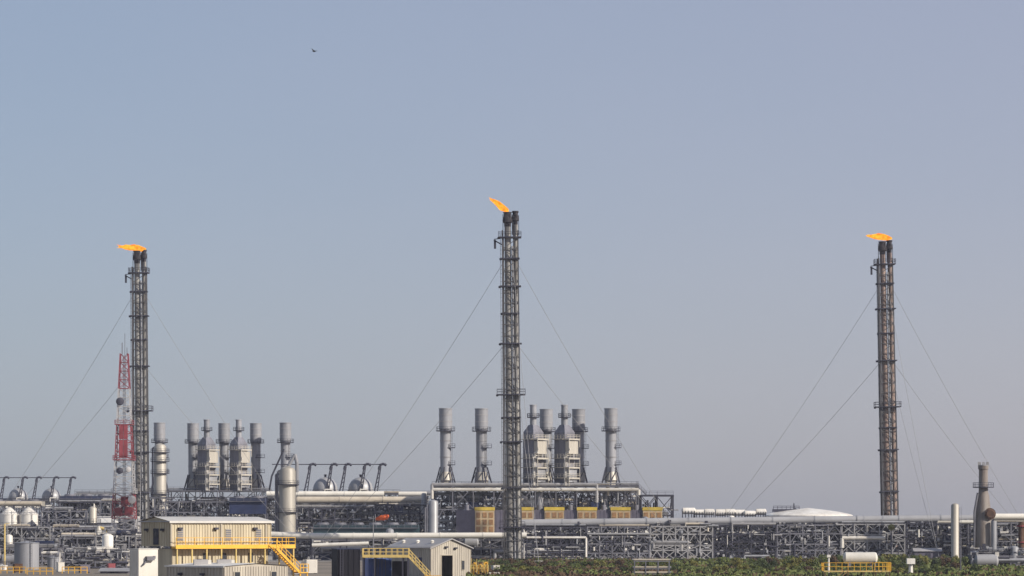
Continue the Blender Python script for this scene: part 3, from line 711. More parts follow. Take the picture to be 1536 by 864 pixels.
# yellow skirted vessel near slim column
t=thing('cone_vessel','pale cone-bottomed hopper with yellow top, right of the slim left column','vessel',(X(148,880),880,0)); k=.176
m=MB(); m.lathe((0,0,0),[(0,1.2),(1.5,1.6),(4.5,1.6),(8.5,.7),(9.2,.3)],16); m.build('shell','cladding_warm',t)
m=MB(); m.tube([(.4,0,8.8),(1.5,0,8.4),(1.9,0,7),(1.9,0,3.5)],.35,8); m.build('yellow_pipe','yellow_pale',t)
m=MB()
for a in range(4): m.bar((1.3*math.cos(a*PI/2+.7),1.3*math.sin(a*PI/2+.7),0),(1.6*math.cos(a*PI/2+.7),1.6*math.sin(a*PI/2+.7),2),.3)
m.build('leg','steel',t)
# pale shed roof at tower foot
def shed(label,px0,px1,D,ye,yr,m_wall,m_roof,dep=6):
    x0,x1=X(px0,D),X(px1,D); w=(x1-x0)/2; t=thing('shed',label,'shed',((x0+x1)/2,D,0)); ze,zr=Z(ye,D),Z(yr,D)
    m=MB(); m.box(-w,w,0,dep,0,ze); m.build('wall',m_wall,t)
    m=MB(); m.add([(-w-.3,-.4,ze),(w+.3,-.4,ze),(w+.3,dep/2,zr),(-w-.3,dep/2,zr),(-w-.3,dep+.4,ze),(w+.3,dep+.4,ze)],[(0,1,2,3),(3,2,5,4),(0,3,4),(1,5,2),(0,4,5,1)]); m.build('roof',m_roof,t)
    m=MB(); m.box(-.7,.7,-.06,0,0,min(2.4,ze*.8)); m.build('door','steel_dark',t)
    return t
shed('small pale-roofed shed among pipework at the lattice tower foot',146,172,935,784,777,'steel','roof_pale')
shed('low grey-roofed shed at bottom left, beside the white portable cabin',150,192,640,857,852,'purple_grey','roof_grey')
shed('low violet shed in front of the right pipe rack, left of the white column',1372,1412,880,827,822,'purple_grey','roof_grey',4)

# ------------------------------------------------------------------ foreground buildings
def ribs_x(m,x0,x1,y,z0,z1,step=.42,d=.07):
    n=int((x1-x0)/step)
    for i in range(n+1):
        x=x0+i*(x1-x0)/n; m.box(x-.05,x+.05,y-d,y,z0,z1)
def ribs_y(m,y0,y1,x,z0,z1,step=.42,d=.07):
    n=int((y1-y0)/step)
    for i in range(n+1):
        y=y0+i*(y1-y0)/n; m.box(x-d,x,y-.05,y+.05,z0,z1)
def wall_lamp(t,x,z,y=0,end=False):
    m=MB()
    if not end: m.box(x-.28,x+.28,y-.45,y-.08,z-.12,z+.16); m.bar((x,y,z-.3),(x,y-.3,z),.09)
    else: m.box(-.45,-.08,x-.28,x+.28,z-.12,z+.16); m.bar((0,x,z-.3),(-.3,x,z),.09)
    m.build('wall_lamp','steel_dark',t)

# two storey beige cabin block with yellow walkway
D=430; th=R(38); t=thing('cabin_building','two storey beige ribbed cabin building with yellow walkway, left foreground','building',(X(255,D),D,0),th)
L,Wd=15.7,7.0; zb=Z(819.5,D); ze=Z(782,D); zr=ze+.62
m=MB(); m.box(0,L,0,Wd,zb,ze); ribs_x(m,.3,L-.1,0,zb+.1,ze-.1); ribs_y(m,.2,Wd-.2,0,zb+.1,ze-.1,.6)
m.add([(0,0,ze),(0,Wd,ze),(0,Wd/2,zr-.1)],[(0,2,1)]); m.add([(L,0,ze),(L,Wd,ze),(L,Wd/2,zr-.1)],[(0,1,2)])
m.build('upper_wall','beige_wall',t)
m=MB(); m.add([(-.25,-.3,ze+.02),(L+.25,-.3,ze+.02),(L+.25,Wd/2,zr),(-.25,Wd/2,zr),(-.25,Wd+.3,ze+.02),(L+.25,Wd+.3,ze+.02)],[(0,1,2,3),(3,2,5,4)])
m.box(-.27,L+.27,-.36,-.28,ze-.22,ze+.05); rf=m.build('roof','roof_pale',t)
m=MB(); m.box(-.28,-.2,-.3,Wd+.3,ze-.1,ze+.06); m.build('gable_trim','roof_grey',t)
for x in (.12,7.8,L-.9): 
    m=MB(); m.box(x-.13,x+.13,-.16,-.072,zb+.05,ze-.23); m.build('downpipe','beige_trim',t)
for x in (1.4,6.9,13.0): wall_lamp(t,x,ze-.95)
for x in (1.5,8.9,13.6):
    m=MB(); m.box(x-.45,x+.45,-.13,-.03,zb+.75,zb+2.25); w=m.build('louvre_window','beige_trim',t)
    m=MB()
    for k in range(5): m.box(x-.38,x+.38,-.17,-.131,zb+.85+.28*k,zb+1.02+.28*k)
    m.build('louvre_blade','steel',w)
m=MB(); m.box(-.12,-.03,2.6,3.9,zb+.2,zb+2.3); w=m.build('door','steel_dark',t)
m=MB(); m.box(-.16,-.121,2.8,3.7,zb+1.2,zb+2.0); m.build('pane','glass_dark',w)
for y in (1.5,5.4): wall_lamp(t,y,ze-1.1,end=True)
m=MB(); m.box(.5,L-.3,.35,Wd,0,zb-.35); ribs_x(m,.6,L-.4,.35,.1,zb-.4,.5); m.build('lower_wall','beige_wall',t)
for x in (5.6,8.4,12.6):
    m=MB(); m.box(x-.35,x+.35,.2,.27,zb-2.1,zb-.9); m.build('window','glass_dark',t)
dk=-1.15; Lk=L+3.0
m=MB(); m.box(.2,Lk,dk,-.02,zb-.3,zb-.02); m.box(L+.02,Lk,.0,2.0,zb-.3,zb-.02); m.box(.1,Lk,dk-.1,dk-.002,zb-.32,zb+.2); m.build('walkway_deck','yellow',t)
m=MB(); m.rail([(.2,dk,zb),(Lk,dk,zb),(Lk,1.9,zb)],1.1,.075,1.4); m.build('walkway_rail','yellow',t)
for i in range(9):
    m=MB(); x=.4+i*(Lk-.6)/8; m.bar((x,dk+.1,0),(x,dk+.1,zb-.3),.17); m.build('walkway_post','yellow_pale',t)
m=MB(); sx=L-.8; ru,dr=3.7,3.3
for q in (0,1.0): m.bar((sx,dk-.3-q,zb-.3),(sx+ru,dk-.3-q,zb-.2-dr),.1,.34)
for k in range(13): m.box(sx+ru/13*k,sx+ru/13*k+.26,dk-1.3,dk-.3,zb-.4-dr/13*k,zb-.35-dr/13*k)
m.rail([(sx,dk-1.3,zb-.2),(sx+ru,dk-1.3,zb-.1-dr)],1.0,.08,.9)
m.box(sx+ru,sx+ru+1.3,dk-1.4,dk-.2,zb-dr-.3,zb-dr-.15); m.rail([(sx+ru,dk-1.4,zb-dr-.1),(sx+ru+1.3,dk-1.4,zb-dr-.1),(sx+ru+1.3,dk-.2,zb-dr-.1)],1.0,.09,.65)
for q in (.1,1.2): m.bar((sx+ru+q,dk-1.2,0),(sx+ru+q,dk-1.2,zb-dr-.3),.14)
m.build('stair','yellow',t)

# low ribbed building in front
D=395; t=thing('low_building','low ribbed building with dark left wall, at bottom left in front of beige cabins','building',(X(336,D),D,0),R(42))
ze=Z(849.5,D); L=9.6; Wd=11.5; zr=ze+.33
m=MB(); m.box(0,L,0,Wd,0,ze); ribs_x(m,.1,L-.1,0,.1,ze-.05,.38); ribs_y(m,.2,Wd-.2,0,.1,ze-.05,.6)
m.add([(0,0,ze),(L,0,ze),(L/2,0,zr-.05)],[(0,1,2)]); m.build('wall','grey_wall',t)
m=MB(); m.add([(-.15,-.2,ze+.01),(L/2,-.2,zr),(L/2,Wd+.2,zr),(-.15,Wd+.2,ze+.01),(L+.15,-.2,ze+.01),(L+.15,Wd+.2,ze+.01)],[(0,1,2,3),(1,4,5,2)])
m.box(-.2,-.13,-.2,Wd+.2,ze-.17,ze+.04); m.build('roof','roof_pale',t)
for x in (1.9,7.4):
    m=MB(); m.box(x-.5,x+.5,-.12,-.075,ze-1.55,ze-.6); w=m.build('window','beige_trim',t)
    m=MB(); m.box(x-.38,x+.38,-.15,-.121,ze-1.45,ze-.7); m.build('pane','glass_dark',w)
for y in (4.0,8.4): wall_lamp(t,y,ze-1.0,end=True)
for px,D_,lab in ((301,402,'grey rooftop air conditioner, left one on the low bottom-left building'),(336,402.5,'grey rooftop air conditioner, right one on the low bottom-left building')):
    a=thing('rooftop_unit',lab,'air conditioner',(X(px,D_),D_,ze+.03),R(12),'rooftop air conditioners')
    m=MB(); m.box(-.85,.85,-.5,.5,.05,.72); m.build('casing','roof_grey',a)
    m=MB(); m.box(.86,1.25,-.42,.42,.06,.66); m.build('end_cap','pipe_white',a)
    m=MB(); m.cyl((-.2,0,.72),(-.2,0,.8),.32,n=14); m.build('fan_guard','steel_dark',a)
    for x in (-.7,.7):
        m=MB(); m.box(x-.08,x+.08,-.5,.5,-.02,.05); m.build('foot','steel',a)

# white portable cabin
D=405; t=thing('portable_cabin','white portable cabin with dark left side, beside the beige cabin building','cabin',(X(208,D),D,0),R(30))
zt=Z(824,D); L=2.55; Wd=2.75
m=MB(); m.box(0,L,0,Wd,0,zt); ribs_y(m,.2,Wd-.2,0,.2,zt-.2,.5); m.build('wall','pipe_white',t)
m=MB(); m.box(-.06,L+.06,-.06,Wd+.06,zt,zt+.09); m.build('roof','roof_pale',t)
m=MB(); m.box(.9,1.9,-.5,-.01,zt-1.35,zt-.85); m.tube([(1.0,-.2,zt-1.3),(.6,-.25,zt-1.8),(.4,-.1,zt-2.0)],.1,8); m.box(1.9,2.1,-.35,-.01,zt-1.15,zt-.8); m.build('wall_unit','steel',t)

# warehouse with open black doorway
D=600; t=thing('warehouse','grey-beige gabled warehouse with an open black doorway, bottom centre-left','building',(X(646,D),D,0),R(33))
L=8.6; Wd=15.5; ze=Z(820.5,D); zr=Z(807.5,D)
dx0,dx1,dz=2.3,4.6,Z(833.5,D)
m=MB()
m.prism([(0,0),(dx0,0),(dx0,dz),(dx1,dz),(dx1,0),(L,0),(L,ze),(L/2,zr-.08),(0,ze)],0,.16)
m.box(0,.16,.17,Wd,0,ze); m.box(L-.16,L,.17,Wd,0,ze); m.box(.17,L-.17,Wd-.16,Wd,0,ze)
ribs_y(m,.3,Wd-.1,0,.1,ze-.1,.7)
n=18
for i in range(n+1):
    x=.1+(L-.2)*i/n
    if dx0-.2<x<dx1+.2: z0=dz+.25
    else: z0=.05
    m.box(x-.04,x+.04,-.06,0,z0,ze+(zr-ze)*(1-abs(x-L/2)/(L/2))-.2)
m.build('wall','grey_wall',t)
m=MB(); m.add([(-.35,-.4,ze-.2),(L/2,-.4,zr),(L/2,Wd+.3,zr),(-.35,Wd+.3,ze-.2),(L+.35,-.4,ze-.2),(L+.35,Wd+.3,ze-.2)],[(0,1,2,3),(1,4,5,2)])
m.add([(-.35,-.4,ze-.38),(L/2,-.4,zr-.2),(L/2,-.4,zr),(-.35,-.4,ze-.2)],[(0,1,2,3)]); m.add([(L/2,-.4,zr-.2),(L+.35,-.4,ze-.38),(L+.35,-.4,ze-.2),(L/2,-.4,zr)],[(0,1,2,3)])
m.build('roof','roof_grey',t)
m=MB(); 
for x in (dx0-.12,dx1): m.box(x,x+.12,-.1,.1,0,dz+.1)
m.box(dx0-.12,dx1+.12,-.11,.1,dz+.02,dz+.16); m.build('door_frame','beige_trim',t)
m=MB(); m.box(dx0+.05,dx1-.05,3.0,3.1,0,dz); m.build('doorway_dark','black',t)  # black sheet behind the opening stands in for the unlit interior
for x in (3.2,5.2): wall_lamp(t,x,zr-1.6-.2*(x>4),0)
m=MB(); m.box(6.5,7.2,-.1,-.02,ze-4.2,ze-2.4); w=m.build('window','beige_trim',t)
m=MB(); m.box(6.58,7.12,-.13,-.101,ze-4.1,ze-2.5); m.build('pane','glass_dark',w)
m=MB(); m.box(-.1,-.02,3.0,4.0,ze-3.6,ze-1.9); w=m.build('window','navy',t)
for y in (3,8,13):
    m=MB(); m.cyl((L*.25,y,ze+.3),(L*.25,y,ze+1.0),.32,n=10); m.lathe((L*.25,y,ze+1.0),[(0,.45),(.25,.2)],10); m.build('roof_vent','pipe_white',t)

# dark tank, blue container, yellow platform and stair
D=520; s=D/F; t=thing('dark_tank','squat black square-sided tank left of the blue container, bottom centre-left','tank',(X(524,D),D,0),R(18)); zt=Z(824,D)
m=MB(); m.box(-1.95,1.75,0,3.4,0,zt); 
for k in range(5): m.box(-1.93+k*.88,-1.83+k*.88,-.09,0,.1,zt-.1)
m.build('shell','black',t)
m=MB(); m.box(-2.0,1.8,-.06,3.45,zt,zt+.12); m.build('lid','navy',t)
m=MB(); m.bar((-1.5,-.25,0),(-1.5,-.25,zt),.12); m.bar((-1.1,-.25,0),(-1.1,-.25,zt),.12)
for k in range(12): m.bar((-1.5,-.25,.4+k*.4),(-1.1,-.25,.4+k*.4),.06)
m.build('ladder','steel_dark',t)
D=540; t=thing('blue_container','dark blue shipping container under the yellow railed platform','container',(X(570,D),D,0),R(12)); zt=Z(838,D)
m=MB(); m.box(-1.9,1.9,0,6,0,zt); ribs_x(m,-1.8,1.8,0,.15,zt-.15,.3,.08); m.build('body','blue',t)
for x in (-.9,-.3,.3,.9):
    m=MB(); m.bar((x,-.12,.1),(x,-.12,zt-.1),.07); m.build('lock_rod','steel',t)
D=536; t=thing('yellow_platform','yellow railed platform with stair, between black tank and warehouse','platform',(X(580,D),D,0)); k=D/F
xl,xr=X(544,D)-X(580,D),X(613,D)-X(580,D); zp=Z(833.5,D)
m=MB(); m.box(xl,xr,-1,3.6,zp-.2,zp); m.box(xl,xr,-1.08,-1.0,zp-.3,zp+.15); m.build('deck','yellow_pale',t)
m=MB(); m.rail([(xl,3.5,zp),(xl,-1,zp),(xr,-1,zp)],1.15,.085,.9); m.rail([(xl,3.5,zp),(xr,3.5,zp),(xr,.4,zp)],1.15,.085,.9); m.build('handrail','yellow_pale',t)
for x in (xl+.1,-1.9,2.6,xr-.1):
    for y in (-.9,3.5):
        m=MB(); m.bar((x,y,0),(x,y,zp-.2),.2); m.build('post','steel_dark',t)
m=MB(); ex_=X(645,D)-X(580,D); zl=Z(868,D)
for y in (-.9,.2): m.bar((xr,y,zp-.1),(ex_,y,zl),.1,.3)
for q in range(14):
    u=q/14; m.box(xr+(ex_-xr)*u,xr+(ex_-xr)*u+.3,-.9,.2,zp-.15+(zl-zp)*u,zp-.1+(zl-zp)*u)
m.rail([(xr,-.95,zp),(ex_,-.95,zl)],1.1,.1,.8); m.rail([(xr,.25,zp),(ex_,.25,zl)],1.1,.1,.8); m.build('stair','yellow_pale',t)
m=MB(); m.box(X(588,D)-X(580,D),xr-.3,.6,3.0,0,zp-.9); m.build('dark_block','black',t)  # plain black block fills the dark area below the deck
m=MB(); m.rail([(xr+2.6,-1.2,zl-.6),(xr+5.2,-1.2,zl-.6)],1.1,.1,.8); m.box(xr+2.5,xr+5.3,-1.2,.2,zl-.75,zl-.6); m.build('landing','yellow',t)

# yellow pipe and valve skid right of the warehouse
D=590; t=thing('yellow_skid','weathered yellow scaffold and valve skid right of the warehouse','skid',(X(719,D),D,0)); r=random.Random(5)
m=MB()
for x in (-1.5,-.5,.6,1.5):
    for y in (0,1.4): m.bar((x,y,0),(x+r.uniform(-.1,.1),y,r.uniform(2.2,3.4)),.11)
m.rail([(-1.6,0,1.1),(1.6,0,1.1),(1.6,1.4,1.1)],1.1,.1,.6); m.build('frame','yellow_pale',t)
for x in (-1.1,-.1,.9):
    m=MB(); m.tube([(x,.5,0),(x,.5,2.4+.5*math.sin(3*x)),(x+.5,.5,2.4+.5*math.sin(3*x)),(x+.5,.5,1)],.16,8); m.cyl((x,.2,1.6),(x,.8,1.6),.3,n=10); m.build('valve_pipe','yellow',t)
m=MB(); m.box(1.7,3.6,.1,1.4,0,.9); m.build('white_cabinet','white',t)

# orange windsock on a pole
D=872; t=thing('windsock','orange windsock flying right from a thin white pole, centre-left','windsock',(X(560,D),D,0)); k=D/F
m=MB(); m.cyl((0,0,0),(0,0,Z(776,D)+.4),.14,.09,8); m.build('pole','white',t)
m=MB(); m.lathe((0,0,0),[(0,1.05),(.05,1.1),(.1,1.05)],12,'x'); m.bar((-1.6,0,-.3),(.2,0,0),.12); o=m.build('hoop','pipe_white',t,(.5,0,Z(777,D)))
m=MB(); m.lathe((0,0,0),[(0,.35),(.8,.5),(1.6,.62),(2.4,.8),(3.1,.95),(3.6,.8),(4.1,.95),(4.5,.55),(4.7,.2)],12,'x'); rj=random.Random(9)
m.v=[(x,y+rj.uniform(-.12,.12),z+rj.uniform(-.3,.3)+.2*x) for x,y,z in m.v]; o=m.build('sock','windsock',t,(.6,0,Z(778.5,D))); o.scale=(.75,.75,.75)

# white tank skid with yellow railing (bottom right)
D=560; k=D/F; t=thing('tank_skid','white horizontal tank on a yellow-railed skid, bottom right in front of bushes','tank',(X(1290,D),D,0)); za=Z(840,D)
m=MB(); m.drum(-2.9,3.0,0,za+.35,.98,20); m.build('tank','pipe_white',t)
for x in (-1.8,1.8):
    m=MB(); m.box(x-.2,x+.2,-.8,.8,za-1.2,za-.3); m.build('saddle','steel',t)
m=MB(); xl,xr=X(1234,D)-X(1290,D),X(1334,D)-X(1290,D); zd=Z(856,D)
m.box(xl,xr,-2.2,2.2,zd-.2,zd); m.build('deck','yellow_pale',t)
m=MB(); m.rail([(xl,2.1,zd),(xl,-2.1,zd),(xr,-2.1,zd),(xr,2.1,zd)],1.35,.085,1.0); m.rail([(X(1310,D)-X(1290,D),-2.25,zd),(xr,-2.25,zd)],1.4,.12,.6); m.build('handrail','yellow',t)
for x in (xl+.2,-2.2,.4,2.4,xr-.2):
    for y in (-2,2):
        m=MB(); m.bar((x,y,0),(x,y,zd-.2),.2); m.build('post','rust',t)
m=MB(); m.bar((xl+1.5,-2.3,0),(xl+3.4,-2.3,zd),.2,.1); m.bar((xl+2.2,-2.3,0),(xl+4.1,-2.3,zd),.2,.1); m.build('stair','orange_panel',t)
m=MB(); m.tube([(2.4,-.6,za-.3),(2.4,-1.4,za-.3),(2.4,-1.4,zd)],.14,8); m.cyl((-.8,0,za+1.2),(-.8,0,za+1.6),.25,n=10); m.cyl((.9,0,za+1.2),(.9,0,za+1.45),.3,n=10); m.build('nozzle','steel',t)

# pink-grey rack of pipes (bottom centre right)
D=585; t=thing('pipe_stand','low open rack stacked with pale pipes, bottom right of centre','rack',(X(978,D),D,0))
xl=X(952,D)-X(978,D); xr=-xl; z1=Z(841,D)
m=MB()
for x in (xl,xl/2.8,-xl/2.8,xr):
    for y in (0,1.6): m.bar((x,y,0),(x,y,z1),.16)
for z in (.7,1.6,z1-.1): m.bar((xl-.2,0,z),(xr+.2,0,z),.14); m.bar((xl-.2,1.6,z),(xr+.2,1.6,z),.14)
m.build('frame','steel',t)
for z in (.86,1.76,z1+.05):
    for y in (.15,.55,.95,1.35):
        m=MB(); m.cyl((xl-.1-.2*y,y,z+.12),(xr+.3*y,y,z+.12),.15,n=8); m.build('pipe','beige_pipe' if y<.5 else 'pipe_grey',t)
# posts
def pole(name,label,px,D,yt,r,m_,cap=True,base=.3):
    t=thing(name,label,'post',(X(px,D),D,0)); m=MB(); zt=Z(yt,D); m.cyl((0,0,0),(0,0,zt),r,r*.8,8); m.build('shaft',m_,t)
    m=MB(); m.box(-r*1.6,r*1.6,-r*1.6,r*1.6,zt,zt+r*2.2) if cap else m.bar((0,0,zt),(1.2,0,zt+.2),.12); m.build('head',m_,t)
    return t
pole('light_pole','thin grey pole standing in bushes right of the white column',1441,640,808,.09,'steel',False)
pole('marker_post','short thick white post in bushes right of the white tank skid',1366,590,846,.45,'white')
pole('marker_post','thin pale post in bushes left of the white tank skid',1243,600,836,.2,'white')
pole('light_pole','yellow pole at the left picture edge among low pipework',7,760,786,.22,'yellow_pale',False)
pole('light_pole','thin grey pole before the pipework, right of the grey storage tank',108,800,790,.12,'steel',False)
pole('marker_post','thin white post left of the black square tank',503,600,846,.25,'white')
t=thing('brown_column','brown banded column with yellow pipe cut by the right picture edge','column',(X(1532,830),830,0)); 
m=MB(); m.cyl((0,0,0),(0,0,Z(783,830)),.75,n=12); m.build('shell','rust',t)
m=MB(); m.tube([(1.0,-.3,0),(1.0,-.3,9.5)],.28,8); m.build('pipe','yellow_pale',t)
m=MB(); m.lathe((0,0,5),[(0,.77),(0,1.2),(.3,1.2),(.3,.77)],12); m.lathe((0,0,9),[(0,.77),(0,1.3),(.3,1.3),(.3,.77)],12); m.build('collar','red',t)
t=thing('round_lamp','yellow-green round lamp on the rack below the right flare stack','lamp',(X(1337,900.5),900.5,0)); zz=Z(791,900.5)
m=MB(); m.lathe((0,0,zz),[(-.9,.1),(-.6,.75),(0,.95),(.6,.75),(.9,.1)],12); m.build('globe','leaf_yellow',t)
m=MB(); m.cyl((0,.2,0),(0,.2,zz-.7),.2,n=8); m.build('post','steel',t)

# yellow barriers and small gear along the bottom left
r=random.Random(31)
for i,(px,D,lab) in enumerate(((60,625,'yellow pipe barrier at the bottom left, below the grey storage tank'),(112,640,'yellow pipe barrier at the bottom left, right of the storage tanks'),(20,640,'yellow pipe barrier in the bottom left corner'))):
    t=thing('barrier',lab,'barrier',(X(px,D),D,0),0,'yellow barriers at the bottom left'); m=MB(); m.rail([(-2.4,0,0),(2.4,0,0)],1.25,.13,1.2); m.build('rail','yellow',t)
for i,(px,D,w,h,m_,lab) in enumerate(((28,650,1.6,1.7,'rust','rust-brown gear box in the bottom left corner'),(92,660,1.3,1.9,'white','white gear box between bottom left barriers'),(128,650,2.0,1.5,'purple_grey','dark gear box right of the bottom left barriers'),(168,655,1.4,1.7,'red','dark red gear box left of the white portable cabin'),(468,640,2.2,2.6,'white','white cabinet left of the black square tank'),(446,625,1.5,2.4,'cladding','grey cabinet at the foot of the yellow stair'),(745,640,1.3,1.5,'white','small white cabinet right of the yellow skid'))):
    t=thing('gear_cabinet',lab,'cabinet',(X(px,D),D,0),R(25),'small equipment cabinets'); m=MB(); m.box(-w/2,w/2,0,1.2,.12,h); m.box(-w/2-.05,w/2+.05,-.05,1.25,h,h+.08); m.build('casing',m_,t)
    m=MB(); m.box(-w/2+.12,w/2-.12,-.04,0,.3,h-.15); m.box(w/2-.4,w/2-.3,-.09,-.04,h*.5,h*.5+.25); m.build('door',m_,t)
    for x in (-w/2+.15,w/2-.15):
        m=MB(); m.box(x-.1,x+.1,.1,1.1,0,.12); m.build('foot','steel_dark',t)

# bird
D=300; m=MB()
m.add([(-.28,0,0),(-.1,.05,.05),(.2,.04,.03),(.3,0,.02),(.2,-.04,.03),(-.1,-.05,.05),(0,0,.1),(0,0,-.07)],[(0,1,6),(1,2,6),(2,3,6),(3,4,6),(4,5,6),(5,0,6),(1,0,7),(2,1,7),(3,2,7),(4,3,7),(5,4,7),(0,5,7)])
m.add([(-.1,.03,.04),(.1,.03,.04),(.02,.3,.16),(-.12,.55,.1),(-.1,.3,.14)],[(0,1,2,4),(4,2,3)]); m.add([(-.1,-.03,.04),(.1,-.03,.04),(.02,-.3,.16),(-.12,-.55,.1),(-.1,-.3,.14)],[(0,4,2,1),(4,3,2)])
o=m.build('bird','bird',None,(X(471,D),D,Z(77,D)),smooth=False); o.rotation_euler=(R(20),0,R(50)); tag(o,'tiny dark bird gliding high in the upper left sky','bird')

# ------------------------------------------------------------------ vegetation
def leaf_mesh(name,seed,rad,h,n,m_,leaf=.2):
    r=random.Random(seed); m=MB(); blobs=[]
    for i in range(r.randint(5,8)):
        a=r.uniform(0,2*PI); q=r.uniform(0,rad*.75); blobs.append((q*math.cos(a),q*math.sin(a),r.uniform(h*.3,h*.78),r.uniform(.28,.5)*rad))
    for i in range(n):
        b=r.choice(blobs); d=Vector((r.gauss(0,1),r.gauss(0,1),r.gauss(0,1))).normalized()*b[3]*r.uniform(.55,1.08)
        c=Vector((b[0]+d.x,b[1]+d.y,max(.05,b[2]+d.z*1.05))); nrm=(d.normalized()+Vector((r.uniform(-.7,.7),r.uniform(-.7,.7),r.uniform(-.2,.9)))).normalized()
        u=nrm.cross(Vector((r.uniform(-1,1),r.uniform(-1,1),r.uniform(-1,1)))).normalized(); v=nrm.cross(u); s=leaf*r.uniform(.6,1.5)
        m.add([c-u*s*.5,c+v*s*.55,c+u*s*.9,c-v*s*.55],[(0,1,2,3)])
    me=bpy.data.meshes.new(name); me.from_pydata(m.v,[],m.f); me.materials.append(MATS[m_]); return me
def stem_mesh(name,seed,rad,h):
    r=random.Random(seed); m=MB()
    for i in range(5):
        a=r.uniform(0,2*PI); p=Vector((0,0,0)); q=Vector((rad*.3*math.cos(a),rad*.3*math.sin(a),h*.4)); e=q+Vector((rad*.25*math.cos(a+.6),rad*.25*math.sin(a+.6),h*.35))
        m.cyl(p,q,.07,.05,6); m.cyl(q,e,.05,.02,6)
    me=bpy.data.meshes.new(name); me.from_pydata(m.v,[],m.f); me.materials.append(MATS['bark']); return me
KINDS=[('leaf_green','green bushy shrub'),('leaf_dark','dark green dense shrub'),('leaf_brown','reddish brown dry shrub'),('leaf_yellow','yellow-green shrub')]
VAR={k:[(leaf_mesh('foliage',10*i+j,1.55,2.1,1000,k[0],.15),stem_mesh('stem',10*i+j,1.5,2.1)) for j in range(3)] for i,k in enumerate(KINDS)}
ZN=[(738,800,'between the warehouse and the centre flare foot'),(800,950,'in front of the rack under the tan filter houses'),(1008,1150,'in front of the rack between pipe stand and tank skid'),
    (1150,1232,'just left of the white tank skid'),(1336,1440,'between the white tank skid and the thin grey pole'),(1442,1470,'just right of the thin grey pole'),(950,1010,'behind the low rack of pale pipes'),(1232,1336,'behind the white tank skid')]
r=random.Random(77)
for (a,b,zl) in ZN:
    n=int((b-a)/2.6)
    for i in range(n):
        D=r.uniform(610,850); 
        if zl.startswith('behind'): D=r.uniform(640,850)
        px=r.uniform(a,b); wts=(5,3,2.6,1.2) if px<1000 else (7,3,.6,3); k=r.choices(KINDS,wts)[0]
        # height follows how high the thicket's top stands in the photograph
        top=837 if px<830 else 840 if px<1050 else 834 if px<1230 else 831
        zmax=max(1.1,Z(top+r.uniform(-2,6),D)) if D>690 else r.uniform(1.0,2.0)
        hh=min(3.0,zmax)/2.3
        t=thing('shrub',k[1]+' '+zl,'shrub',(X(px,D),D,0),r.uniform(0,6.28),'shrubs in the thicket before the rack'); w=r.uniform(.8,1.45); t.scale=(w,w,hh)
        f,s=r.choice(VAR[k])
        for nm,me in (('foliage',f),('stem',s)):
            o=bpy.data.objects.new(nm,me); COL.objects.link(o); o.parent=t
r=random.Random(5); m1=MB(); m2=MB()
for i in range(30000):
    D=530+340*r.random()**1.2; px=r.uniform(700,1545)
    x=X(px,D); s=r.uniform(.16,.45); z=r.uniform(0,.45); a=r.uniform(0,PI); c,d=math.cos(a)*s,math.sin(a)*s; t_=r.uniform(-.2,.2)
    g=m1 if (math.sin(x*.17+D*.05)+r.uniform(-1,1))>(0.3 if px<1000 else -.9) else m2
    g.add([(x-c,D-d,z),(x+c,D+d,z),(x+c*.4+t_,D+d*.4,z+s*1.6),(x-c*.5+t_,D-d*.5,z+s*1.3)],[(0,1,2,3)])
for g,mm,l in ((m1,'leaf_green','low green scrub covering the field before the right pipe rack'),(m2,'leaf_brown','low reddish brown dry scrub over the field before the rack')):
    o=g.build('ground_cover',mm,smooth=False); o['kind']='stuff'; o['label']=l

# ------------------------------------------------------------------ light, air, camera
SUN_AZ, SUN_EL = 60, 29           # azimuth measured from behind the camera towards its right
HAZE = 0.00007
if HAZE > 0:
    m=MB(); m.box(-520,520,-60,2900,-1,125); hz=m.build('haze','white',smooth=False); hz.data.materials.clear()
    hm=bpy.data.materials.new('haze'); hm.use_nodes=True; nt=hm.node_tree; nt.nodes.clear()
    out=nt.nodes.new('ShaderNodeOutputMaterial'); pv=nt.nodes.new('ShaderNodeVolumePrincipled')
    pv.inputs['Density'].default_value=HAZE; pv.inputs['Color'].default_value=(.80,.84,1.0,1); pv.inputs['Anisotropy'].default_value=.1
    nt.links.new(pv.outputs['Volume'],out.inputs['Volume']); hz.data.materials.append(hm); hz['kind']='stuff'; hz['label']='thin pale haze in the air over the plant'
sd=Vector((math.sin(R(SUN_AZ))*math.cos(R(SUN_EL)),-math.cos(R(SUN_AZ))*math.cos(R(SUN_EL)),math.sin(R(SUN_EL))))
l=bpy.data.lights.new('sun','SUN'); l.energy=5.0; l.angle=R(.5); l.color=(1,.92,.80)
lo=bpy.data.objects.new('sun',l); COL.objects.link(lo); lo.rotation_euler=sd.to_track_quat('Z','Y').to_euler(); lo.location=(200,-200,200)
w=bpy.data.worlds.new('World'); S.world=w; w.use_nodes=True; nt=w.node_tree
bg=nt.nodes['Background']; sky=nt.nodes.new('ShaderNodeTexSky'); sky.sky_type='NISHITA'; sky.sun_disc=False
sky.sun_elevation=R(SUN_EL); sky.sun_rotation=math.atan2(sd.x,sd.y); sky.air_density=1.0; sky.dust_density=1.0; sky.ozone_density=2.0; sky.altitude=0
bg.inputs['Strength'].default_value=.09
tn=nt.nodes.new('ShaderNodeMixRGB'); tn.blend_type='MULTIPLY'; tn.inputs['Fac'].default_value=1; tn.inputs['Color2'].default_value=(.95,.87,1.0,1)
nt.links.new(sky.outputs['Color'],tn.inputs['Color1'])
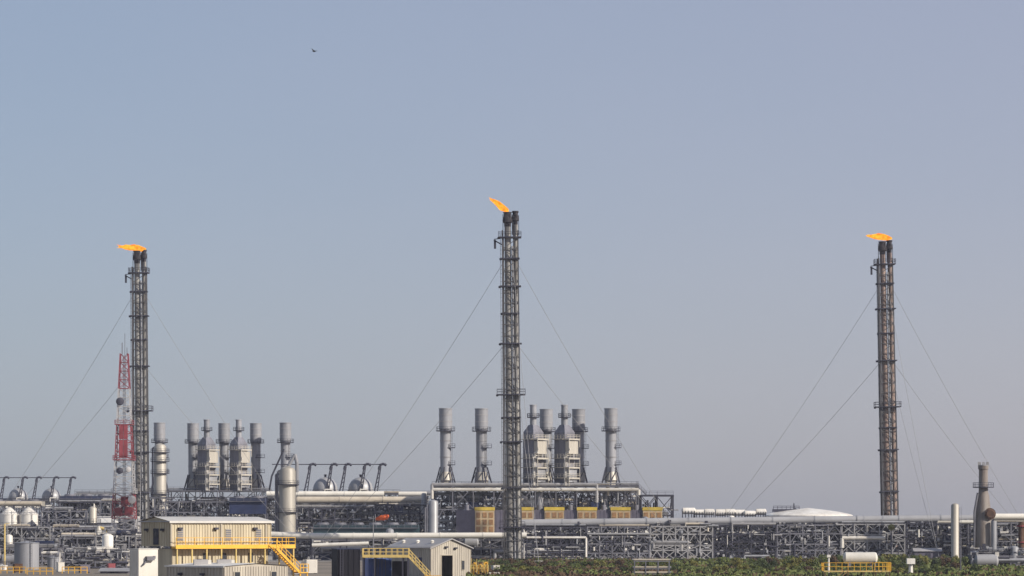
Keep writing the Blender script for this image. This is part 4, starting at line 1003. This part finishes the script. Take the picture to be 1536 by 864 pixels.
mx=nt.nodes.new('ShaderNodeMixRGB'); mx.inputs['Fac'].default_value=.5; mx.inputs['Color2'].default_value=(4.5,4.9,5.75,1)
nt.links.new(tn.outputs['Color'],mx.inputs['Color1']); tc=nt.nodes.new('ShaderNodeTexCoord'); sp=nt.nodes.new('ShaderNodeSeparateXYZ'); nt.links.new(tc.outputs['Generated'],sp.inputs['Vector'])
nz=nt.nodes.new('ShaderNodeTexNoise'); nz.inputs['Scale'].default_value=9; nz.inputs['Detail'].default_value=3
mpz=nt.nodes.new('ShaderNodeMapping'); mpz.inputs['Scale'].default_value=(1,1,2.2); nt.links.new(tc.outputs['Generated'],mpz.inputs['Vector']); nt.links.new(mpz.outputs['Vector'],nz.inputs['Vector'])
ma=nt.nodes.new('ShaderNodeMath'); ma.operation='MULTIPLY_ADD'; ma.inputs[1].default_value=.10; nt.links.new(nz.outputs['Fac'],ma.inputs[0]); nt.links.new(sp.outputs['X'],ma.inputs[2])
mr=nt.nodes.new('ShaderNodeMapRange'); mr.inputs['From Min'].default_value=-.10; mr.inputs['From Max'].default_value=.2; nt.links.new(ma.outputs['Value'],mr.inputs['Value'])
cr=nt.nodes.new('ShaderNodeValToRGB'); cr.color_ramp.elements[0].color=(.89,.95,.98,1); cr.color_ramp.elements[1].color=(1.06,1.02,1.03,1); nt.links.new(mr.outputs['Result'],cr.inputs['Fac'])
mm=nt.nodes.new('ShaderNodeMixRGB'); mm.blend_type='MULTIPLY'; mm.inputs['Fac'].default_value=1; nt.links.new(mx.outputs['Color'],mm.inputs['Color1']); nt.links.new(cr.outputs['Color'],mm.inputs['Color2'])
nt.links.new(mm.outputs['Color'],bg.inputs['Color'])
cd=bpy.data.cameras.new('camera'); co=bpy.data.objects.new('camera',cd); COL.objects.link(co)
co.location=(0,0,H); co.rotation_euler=(R(90),0,0); cd.sensor_width=36; cd.lens=F/1536*36; cd.shift_y=(YH-432)/1536; cd.clip_start=1; cd.clip_end=12000
S.camera=co
vs=S.view_settings; vs.view_transform='Standard'; vs.look='None'; vs.exposure=.1; vs.gamma=1; vs.use_curve_mapping=False
